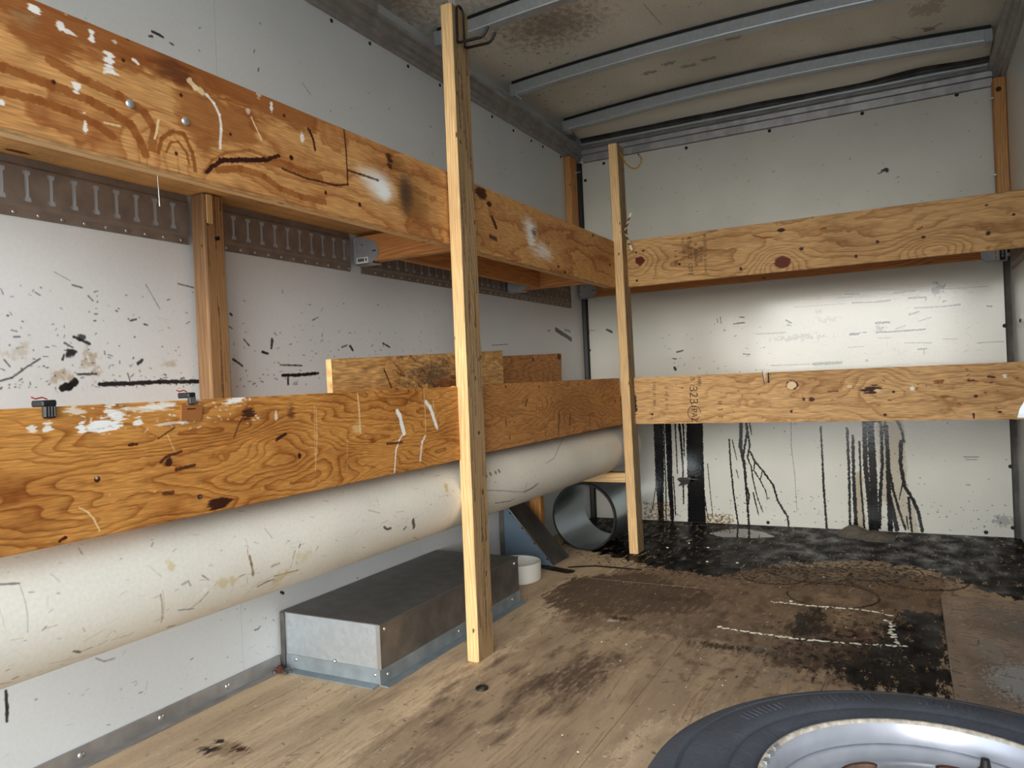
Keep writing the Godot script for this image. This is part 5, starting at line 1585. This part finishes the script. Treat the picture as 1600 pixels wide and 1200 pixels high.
	bl(2.375,1.337,.085,.055,1.200,W,.850,.900,.250); bl(2.472,1.266,.130,.050,.500,W,.750,.900,.250); bl(2.384,1.299,.050,.050,1.200,W,.800,.800,.400); bl(2.412,1.323,.030,.020,.900,SMK,.600,.800,.500)
	bl(2.979,1.401,.012,.006,.300,DKR,.900,.300,.300); bl(2.667,1.212,.012,.006,.300,DKR,.900,.300,.300); bl(2.609,1.227,.012,.006,.300,DKR,.900,.300,.300); bl(3.171,1.299,.012,.006,.300,DKR,.900,.300,.300)
func marks_lf1():
	bl(.767,.759,.026,.011,.200,W,.970,.350,.900); bl(.757,.762,.012,.008,.200,W,.900,.350,.900); bl(.744,.755,.016,.006,.200,W,.850,.350,.900); bl(.727,.758,.008,.010,.200,W,.950,.350,.900)
	bl(.789,.771,.018,.010,.200,W,.900,.350,.900); bl(.777,.780,.010,.010,.200,W,.850,.350,.900); bl(.824,.758,.008,.010,.200,W,.900,.350,.900); bl(.837,.781,.050,.007,.200,W,.600,.350,.900)
	bl(.852,.784,.030,.005,.200,W,.700,.350,.900); bl(.714,.784,.018,.007,.200,W,.700,.350,.900); bl(.674,.761,.007,.008,.200,W,.850,.350,.900); bl(.651,.763,.008,.006,.200,W,.800,.350,.900)
	bl(1.027,.786,.022,.009,.200,W,.950,.350,.900); bl(.951,.794,.020,.004,.200,W,.900,.350,.900); bl(.886,.754,.035,.003,.200,W,.600,.350,.900); bl(.915,.753,.015,.004,.200,W,.600,.350,.900)
	bl(.884,.786,.020,.004,.200,W,.800,.350,.900); sc(60,.72,1.1,.74,.79,.003,.01,.003,W,.7); bl(1.062,.762,.020,.012,.700,DKR,.850,.400,.600); sk([1.025,.718,1.042,.748,1.052,.755],.004,DKR,.500)
	bl(1.178,.754,.014,.020,.000,DKR,.500,.700,.600); bl(.986,.597,.030,.013,.000,DKR,.950,.300,.400); bl(.880,.686,.008,.010,.000,DKR,.900,.300,.300); sk([.863,.687,.875,.696,.906,.702],.005,DKR,.700)
	sk([.894,.671,.932,.674],.006,DKR,.750); sk([.806,.723,.819,.723],.005,DKR,.800); sk([.868,.633,.884,.632],.008,DKR,.600); sk([1.135,.705,1.161,.713],.005,DKR,.800)
	sk([.861,.729,.894,.745],.003,DKR,.600); sk([.685,.589,.693,.592],.005,DKR,.900); bl(.748,.674,.006,.005,.000,DKR,.900,.200,.100); bl(.941,.616,.006,.005,.000,DKR,.900,.200,.100)
	bl(1.197,.663,.006,.005,.000,DKR,.900,.200,.100); bl(.747,.676,.003,.003,.000,W,.600,.300,.100); bl(.942,.616,.003,.003,.000,G,.800,.300,.100); sk([.717,.634,.731,.624,.739,.613,.748,.592],.003,CRM,.700)
	sk([.879,.734,.892,.705],.002,CRM,.600); sk([1.253,.760,1.252,.695,1.242,.626],.004,CRM,.400); sk([1.546,.738,1.557,.725,1.564,.699,1.571,.681],.014,W,.950); sk([1.571,.681,1.549,.665,1.534,.641,1.524,.587],.005,W,.850)
	sk([1.676,.755,1.694,.741,1.707,.716,1.719,.691],.013,W,.920); sk([1.720,.693,1.724,.682],.010,W,.800); sk([1.665,.665,1.649,.651,1.637,.604],.008,W,.700); sk([1.395,.787,1.398,.749,1.398,.697],.005,CRM,.700)
	sk([1.667,.788,1.670,.734,1.668,.676],.004,CRM,.600); bl(1.388,.707,.020,.015,.300,CRM,.500,.600,.800); sk([1.710,.759,1.711,.737],.004,CRM,.600); sk([1.248,.766,1.243,.649],.003,CRM,.350)
	sk([1.351,.682,1.346,.614],.003,CRM,.300); sk([1.133,.702,1.161,.713],.006,DKR,.800); bl(1.196,.664,.005,.007,.000,DKR,.850,.300,.300); bl(1.443,.674,.018,.012,.300,GRAIN,.800,.500,.500)
	sk([1.499,.660,1.561,.658],.006,DKR,.700); bl(1.135,.751,.005,.012,.000,W,.700,.300,.400); sc(50,.7,1.8,.6,.78,.003,.012,.002,CRM,.5)
func marks_lf2():
	sk([2.300,.739,2.283,.715],.006,DKR,.800); sk([2.557,.673,2.541,.598],.006,DKR,.800); sk([2.661,.667,2.651,.625],.006,DKR,.800); sk([2.859,.648,2.851,.611],.004,DKR,.800)
	sk([2.431,.634,2.431,.601],.003,DKR,.800); sk([2.139,.677,2.140,.661],.005,DKR,.800); sk([2.392,.706,2.391,.690],.004,DKR,.800); sk([2.143,.788,2.149,.782],.006,DKR,.800)
	sk([2.392,.782,2.399,.775],.006,DKR,.800); sk([2.160,.624,2.162,.611],.004,DKR,.800); bl(3.158,.695,.007,.006,.000,DKR,.900,.300,.300); sc(50,1.95,3.2,.6,.78,.004,.014,.003,DKR,.6)
func marks_ru():
	bl(-.450,1.247,.035,.027,.000,KNT,.950,.200,.150); bl(-.450,1.380,.017,.009,.100,DKR,.950,.250,.400); bl(-.374,1.292,.012,.006,.000,DKR,.900,.300,.400); bl(-.618,1.238,.006,.006,.000,DKR,.950,.300,.200)
	sk([-.560,1.371,-.522,1.357,-.489,1.355],.008,GRAIN,.700); bl(-.093,1.287,.008,.007,.000,DKR,.900,.300,.300); bl(-.172,1.239,.008,.007,.000,DKR,.900,.300,.300); bl(.065,1.286,.008,.006,.000,DKR,.900,.300,.300)
	bl(.275,1.272,.009,.008,.000,DKR,.900,.300,.300); bl(-.619,1.238,.008,.008,.000,DKR,.900,.300,.300); bl(.356,1.330,.006,.005,.000,DKR,.900,.300,.300); bl(-.327,1.419,.008,.004,.000,DKR,.900,.300,.300)
	bl(.274,1.376,.006,.004,.000,DKR,.900,.300,.300); sk([-.298,1.364,-.278,1.365],.008,GRAIN,.800); sk([.047,1.318,.062,1.323],.008,GRAIN,.800); bl(-1.061,1.323,.024,.022,.300,KNT,.970,.200,.250)
	bl(-.881,1.287,.007,.006,.000,DKR,.950,.300,.200); bl(-1.079,1.234,.007,.006,.000,DKR,.900,.300,.200); bl(-1.077,1.361,.006,.005,.000,DKR,.800,.300,.200); bl(-1.043,1.364,.008,.005,.300,DKR,.800,.300,.200)
func marks_rl():
	bl(-.139,.708,.036,.017,-.100,DKR,.950,.300,.700); bl(-.114,.705,.018,.006,-.100,CRM,.900,.300,.500); bl(-.215,.723,.012,.009,.000,CRM,.800,.400,.300); bl(.006,.707,.010,.009,.000,W,.900,.300,.100)
	bl(-.059,.696,.006,.005,.000,DKR,.900,.300,.200); bl(.215,.671,.008,.006,.000,DKR,.900,.300,.200); bl(-.092,.607,.007,.006,.000,DKR,.900,.300,.200); bl(.289,.611,.008,.004,.000,DKR,.900,.300,.200)
	bl(.309,.740,.010,.008,.400,W,.900,.300,.800); sk([.206,.605,.206,.591],.007,DKR,.900); sk([.258,.742,.276,.740],.008,DKR,.800); sk([.083,.732,.111,.734],.008,GRAIN,.800)
	sk([.082,.725,.107,.726],.006,GRAIN,.800); sk([-.295,.704,-.260,.706],.007,GRAIN,.800); bl(-.360,.675,.014,.009,.000,DKR,.850,.400,.500); bl(-.389,.676,.008,.008,.000,DKR,.800,.500,.300)
	bl(.118,.671,.020,.007,.000,GRAIN,.700,.500,.500); sk([.193,.730,.211,.731],.006,DKR,.700); sc(70,-1.1,.38,.6,.78,.004,.014,.004,DKR,.5); bl(-.432,.736,.027,.022,.000,DKR,.950,.200,.200)
	bl(-.435,.735,.021,.018,.000,CRM,.980,.200,.150); sk([-.524,.790,-.525,.751],.006,DKR,.950); bl(-1.034,.626,.006,.006,.000,DKR,.900,.300,.200); bl(-.440,.627,.006,.006,.000,DKR,.900,.300,.200)
	bl(-1.113,.670,.010,.050,.000,K,.850,.400,.600)
func marks_pipe():
	sk([1.054,.238,1.053,.094],.003,BRN,.490); sk([1.056,.089,1.060,-.065,1.067,-.289],.010,BRN,.560); sk([1.129,-.468,1.164,-.494,1.200,-.521],.006,BRN,.560); sk([1.092,-.590,1.116,-.546,1.132,-.546],.010,BRN,.490)
	sk([1.127,-.731,1.151,-.575,1.169,-.485,1.179,-.052],.002,BRN,.350); sk([1.116,-.229,1.135,-.213],.011,BRN,.315); sk([.857,-.104,.873,-.668],.005,BRN,.350); sk([.861,-.049,.874,-.627],.002,G,.350)
	sk([.926,-.595,.947,-.475,.961,-.340],.005,BRN,.385); sk([.901,-.513,.939,-.606],.004,K,.420); sk([.614,.667,.638,.615],.006,K,.455); sk([.637,.587,.638,.337,.636,-.065],.002,G,.420)
	sk([.685,.642,.694,.483],.002,G,.420); sk([.746,.970,.745,.839],.003,K,.420); sk([.798,-.720,.822,-.687],.002,K,.350); sk([.729,-.724,.748,-.701],.004,K,.420)
	sk([.716,-.645,.729,-.724],.008,K,.595); sk([.902,-.939,.918,-.980],.008,K,.525); sk([.632,-.830,.637,-.812],.006,K,.560); sk([.689,-1.150,.696,-1.234],.006,K,.560)
	sk([.615,-.844,.635,-.927],.004,BRN,.420); sk([.657,-.101,.663,-.062],.003,K,.420); sk([.721,-.264,.725,-.324],.003,BRN,.350); sk([.901,-.049,.914,-.030,.918,-.107],.008,G,.420)
	sk([.944,.000,.957,-.099],.004,K,.420); sk([1.029,-.234,1.046,-.218],.003,K,.420); sk([1.057,-1.061,1.075,-.561,1.123,-.451],.002,BRN,.350); sk([1.026,-1.036,1.085,-1.229],.004,K,.350)
	sk([1.194,.035,1.191,-.017],.006,K,.560); sk([.680,-.748,.744,-.904,.834,-1.231],.003,BRN,.245); bl(1.000,-.257,.030,.120,.200,CRM2,.700,.700,.800); bl(.943,-.328,.020,.100,.200,W,.600,.700,.800)
	bl(1.151,-.575,.030,.200,.200,CRM2,.600,.700,.800); bl(.882,.290,.010,.150,.200,CRM2,.700,.700,.800); bl(1.208,-.232,.030,.150,.200,CRM2,.400,.700,.800); sk([1.483,-.143,1.496,-.214,1.513,-.220],.011,K,.630)
	sk([1.572,-.358,1.579,-.320],.010,K,.630); sk([1.606,-.193,1.618,-.395],.019,K,.665); sk([1.957,.052,2.104,-.166,2.259,-.439],.003,K,.595); sk([2.259,-.439,2.316,-.385,2.354,-.288],.010,K,.595)
	sk([2.259,-.439,2.266,-.119],.003,K,.490); sk([2.713,1.123,2.585,.713,2.507,.396,2.430,.304],.004,K,.420); sk([2.062,-.492,2.176,-.627,2.201,-.596],.006,K,.560); sk([1.986,-.394,2.013,-.427],.005,K,.420)
	sk([1.110,.516,1.121,.293],.002,K,.420); sk([1.244,-.184,1.249,-.112],.003,K,.420); sk([1.431,.333,1.471,.197],.005,G,.350); sk([1.753,.757,1.782,.745],.004,G,.420)
	sk([1.534,.119,1.567,.089],.003,G,.350); sk([1.172,-.194,1.179,-.052],.003,BRN,.490); sk([1.732,-1.233,1.646,-.765],.003,K,.420); sk([2.307,-1.215,2.342,-1.219],.005,K,.420)
	bl(1.780,.326,.012,.250,.000,CRM2,.900,.600,.800); bl(1.981,.396,.008,.070,.000,BRN,.600,.300,.200); bl(2.006,.405,.008,.070,.000,BRN,.600,.300,.200); bl(2.035,.418,.008,.070,.000,BRN,.600,.300,.200)
	bl(2.067,.426,.008,.070,.000,BRN,.600,.300,.200); bl(2.092,.439,.008,.070,.000,BRN,.600,.300,.200); sc(260,.5,3.2,-1.4,1.2,.004,.02,.003,K,.4); sc(120,.5,2.0,-1.4,.6,.01,.05,.002,BRN,.35)
	sc(80,1.6,2.1,-1.4,.2,.006,.02,.004,CRM2,.6)
func marks_ce():
	bl(-1.208,2.905,.280,.200,.300,DKB,.450,.950,.400); bl(-1.450,2.711,.250,.200,.300,G,.300,.950,.600); bl(-1.609,2.356,.200,.350,.300,DKB,.350,.900,.400); bl(-2.014,3.506,.200,.500,.000,DKB,.300,.900,.400)
	bl(.111,3.489,.070,.060,.200,TAN2,.350,.300,.500); bl(.122,3.669,.030,.025,.200,DKB,.500,.400,.500); sk([.140,3.662,.169,3.638],.010,DKB,.350); sk([.113,3.789,.121,3.817],.008,K,.600)
	sk([-.014,3.682,.047,3.748],.008,TAN2,.500); bl(-1.098,3.729,.045,.020,.200,TAN2,.600,.600,.600); bl(-.921,3.465,.045,.020,.200,TAN2,.600,.600,.600); bl(-.855,3.536,.045,.020,.200,TAN2,.600,.600,.600)
	bl(-.759,3.520,.045,.020,.200,TAN2,.600,.600,.600); bl(-.624,3.385,.045,.020,.200,TAN2,.600,.600,.600); bl(-1.028,3.504,.045,.020,.200,TAN2,.600,.600,.600); sk([-.727,2.919,-.717,2.897],.020,DKB,.700)
	sk([-.849,2.955,-.839,3.130],.004,TAN2,.600); sc(350,-1.6,-.95,1.7,3.0,.003,.012,.006,W,.5); sc(120,-1.6,-1.2,2.6,4.0,.003,.012,.008,DKB,.5); sc(80,-.8,.4,2.8,4.0,.008,.03,.004,DKB,.4)
func marks_fl():
	ar([-1.058,1.236,-1.100,1.479,-1.092,1.735,-1.093,1.997,-1.094,2.327,-1.238,2.705,-1.015,2.986,-.549,3.248,.097,3.247,.051,2.061,-.272,1.993,-.498,1.801,-.573,1.470,-.582,1.286,-.866,1.074],FB1,.450,.120,.120); ar([-1.161,2.419,-1.238,2.705,-1.032,3.037,-.549,3.248,.097,3.247,.051,2.061,-.158,2.051,-.477,2.231,-.780,2.268,-.968,2.198],FB2,.620,.060,.100); ar([-1.194,2.490,-1.227,2.810,-.975,2.946,-.643,2.725,-.649,2.561,-.850,2.414,-1.019,2.317],FB3,.550,.060,.080); bl(-.818,1.866,.090,.190,-.200,FB3,.750,.800,.500)
	bl(-.883,1.781,.060,.100,-.300,FB3,.600,.800,.500); bl(-.770,2.010,.070,.100,-.200,FB2,.600,.800,.500); bl(-1.009,1.480,.050,.090,-.400,FB2,.550,.800,.500); bl(-.968,1.318,.050,.120,-.400,FB2,.600,.800,.500)
	bl(-.878,1.589,.050,.100,-.400,FB2,.550,.800,.500); bl(-.857,1.457,.050,.050,-.400,FB2,.400,.800,.500); bl(-1.394,1.178,.055,.050,-.500,FB1,.800,.700,.600); bl(-1.428,1.164,.030,.020,-.400,K,.850,.600,.800)
	bl(-1.364,1.197,.030,.018,-.400,DKR,.850,.600,.800); bl(-1.436,1.206,.018,.010,-.300,K,.800,.600,.800); ar([-1.049,3.089,-.859,3.005,-.677,2.992,-.564,3.187,-.428,3.286,-.219,3.410,.014,3.373,.172,3.134,.320,2.943,.495,4.217,-.523,4.068,-1.358,4.031,-1.798,4.061,-1.504,3.344,-1.193,3.166],BLK,.970,.030,.070); ar([-.227,2.146,-.099,2.521,-.031,2.745,.068,2.746,.049,2.080,-.144,2.057],BLK,.920,.050,.090)
	ar([-.369,2.115,-.291,2.450,-.115,2.484,-.164,2.147],FB3,.600,.080,.100); ar([-.364,2.590,-.280,2.731,-.238,2.469,-.298,2.356,-.352,2.427],FB4,.700,.030,.050); ar([-.285,2.583,-.198,2.685,-.166,2.626,-.259,2.506],FL1,.550,.030,.050); ar([-.537,2.640,-.375,2.674,-.370,2.485,-.541,2.357],FB1,.500,.030,.050)
	ar([-.223,2.506,-.082,2.527,-.072,2.424,-.284,2.391],FB2,.700,.030,.050); rg(-.364,3.145,.140,.012,BLK,.55); rg(-.270,2.854,.150,.012,BLK,.55); rg(.011,3.171,.150,.012,BLK,.55)
	rg(-.163,3.211,.120,.012,BLK,.55); rg(-.494,3.052,.120,.012,BLK,.55); ar([-.385,3.118,-.231,3.210,-.161,3.162,-.309,3.055],FL1,.400,.040,.060); ar([-.331,2.833,-.169,2.873,-.202,2.758,-.324,2.770],FL1,.500,.040,.050)
	ar([.011,3.171,.136,3.213,.110,3.087,.010,3.070],FL1,.350,.040,.050); bl(-.552,3.530,.140,.020,.050,GRY,.400,.600,1.200); bl(.268,3.895,.120,.030,.000,GRY,.200,.700,1.000); bl(-.815,3.308,.030,.012,.000,GRY,.500,.500,.900)
	bl(-.676,3.231,.030,.012,.000,GRY,.400,.500,.900); sk([-1.310,2.936,-1.215,2.990,-1.015,2.986],.020,BLK,.800); sk([-1.451,2.914,-1.281,2.867],.050,BLK,.800); bl(-.802,2.627,.120,.050,.300,FB3,.500,.700,.600)
	bl(-.511,2.218,.100,.030,.200,BLK,.550,.700,.900); bl(-.405,2.231,.060,.030,.200,GRY,.500,.600,.900); bl(-.335,2.056,.060,.040,.200,GRY,.350,.700,.900); bl(-.877,2.362,.050,.020,.100,BLK,.500,.600,.900)
	bl(-.092,2.272,.040,.020,.000,GRY,.600,.600,.900); ar([-.507,1.722,-.522,1.960,-.474,2.049,-.462,1.917,-.475,1.772],FL1,.400,.030,.050); bl(-.897,2.326,.040,.015,.000,W,.500,.500,.900); grime(-.75,2.1,.75,1.0,.014,2.0,301,FB2,.45,.52,.45)
	grime(-1.0,1.5,.5,.7,.016,2.5,302,FB2,.4,.55,.4); grime(-.92,1.75,.3,.45,.025,2.5,303,FB3,.6,.52,.35); grime(-.3,2.7,.75,.8,.02,1.0,304,FB3,.55,.5,.4); grime(-.4,2.2,.6,.45,.03,1.0,305,FB3,.5,.52,.35)
	grime(-.12,2.35,.4,.45,.05,1.0,306,BLK,.75,.56,.2); grime(-.6,3.3,1.1,.5,.06,.8,307,BLK,.8,.55,.12); grime(-.3,3.75,.8,.35,.05,.6,308,FB4,.7,.55,.2); grime(-.3,3.6,.8,.5,.15,.7,309,GRY,.3,.72,.1)
	sc(700,-1.1,.4,1.9,3.2,.003,.02,.004,FL1,.35); sc(600,-1.5,.4,.9,3.2,.003,.02,.004,FB4,.5); sg(160,-1.5,.0,.9,2.2,.04,.2,.004,FB3,.4); grime(-.6,2.2,.9,1.2,.06,2.5,310,FL1,.3,.58,.3)
	grime(-1.1,1.4,.6,.9,.1,4.5,311,FB1,.35,.52,.4); grime(-.5,2.3,.5,.4,.2,.8,312,GRY,.4,.62,.12); sc(500,-1.6,.4,.8,3.4,.003,.006,.004,W,.6); sc(300,-1.6,.4,.8,3.4,.004,.012,.003,K,.45)
	sg(160,-1.55,.0,.9,2.6,.05,.25,.006,FB2,.4); sg(90,-1.55,-.2,.9,2.2,.1,.3,.010,FL1,.35); sc(300,-1.1,.4,3.2,4.0,.006,.03,.006,GRY,.4); bl(-1.127,1.414,.040,.040,.000,FB1,.300,.500,.500)
	bl(-.990,1.386,.030,.030,.000,FB1,.300,.500,.500)
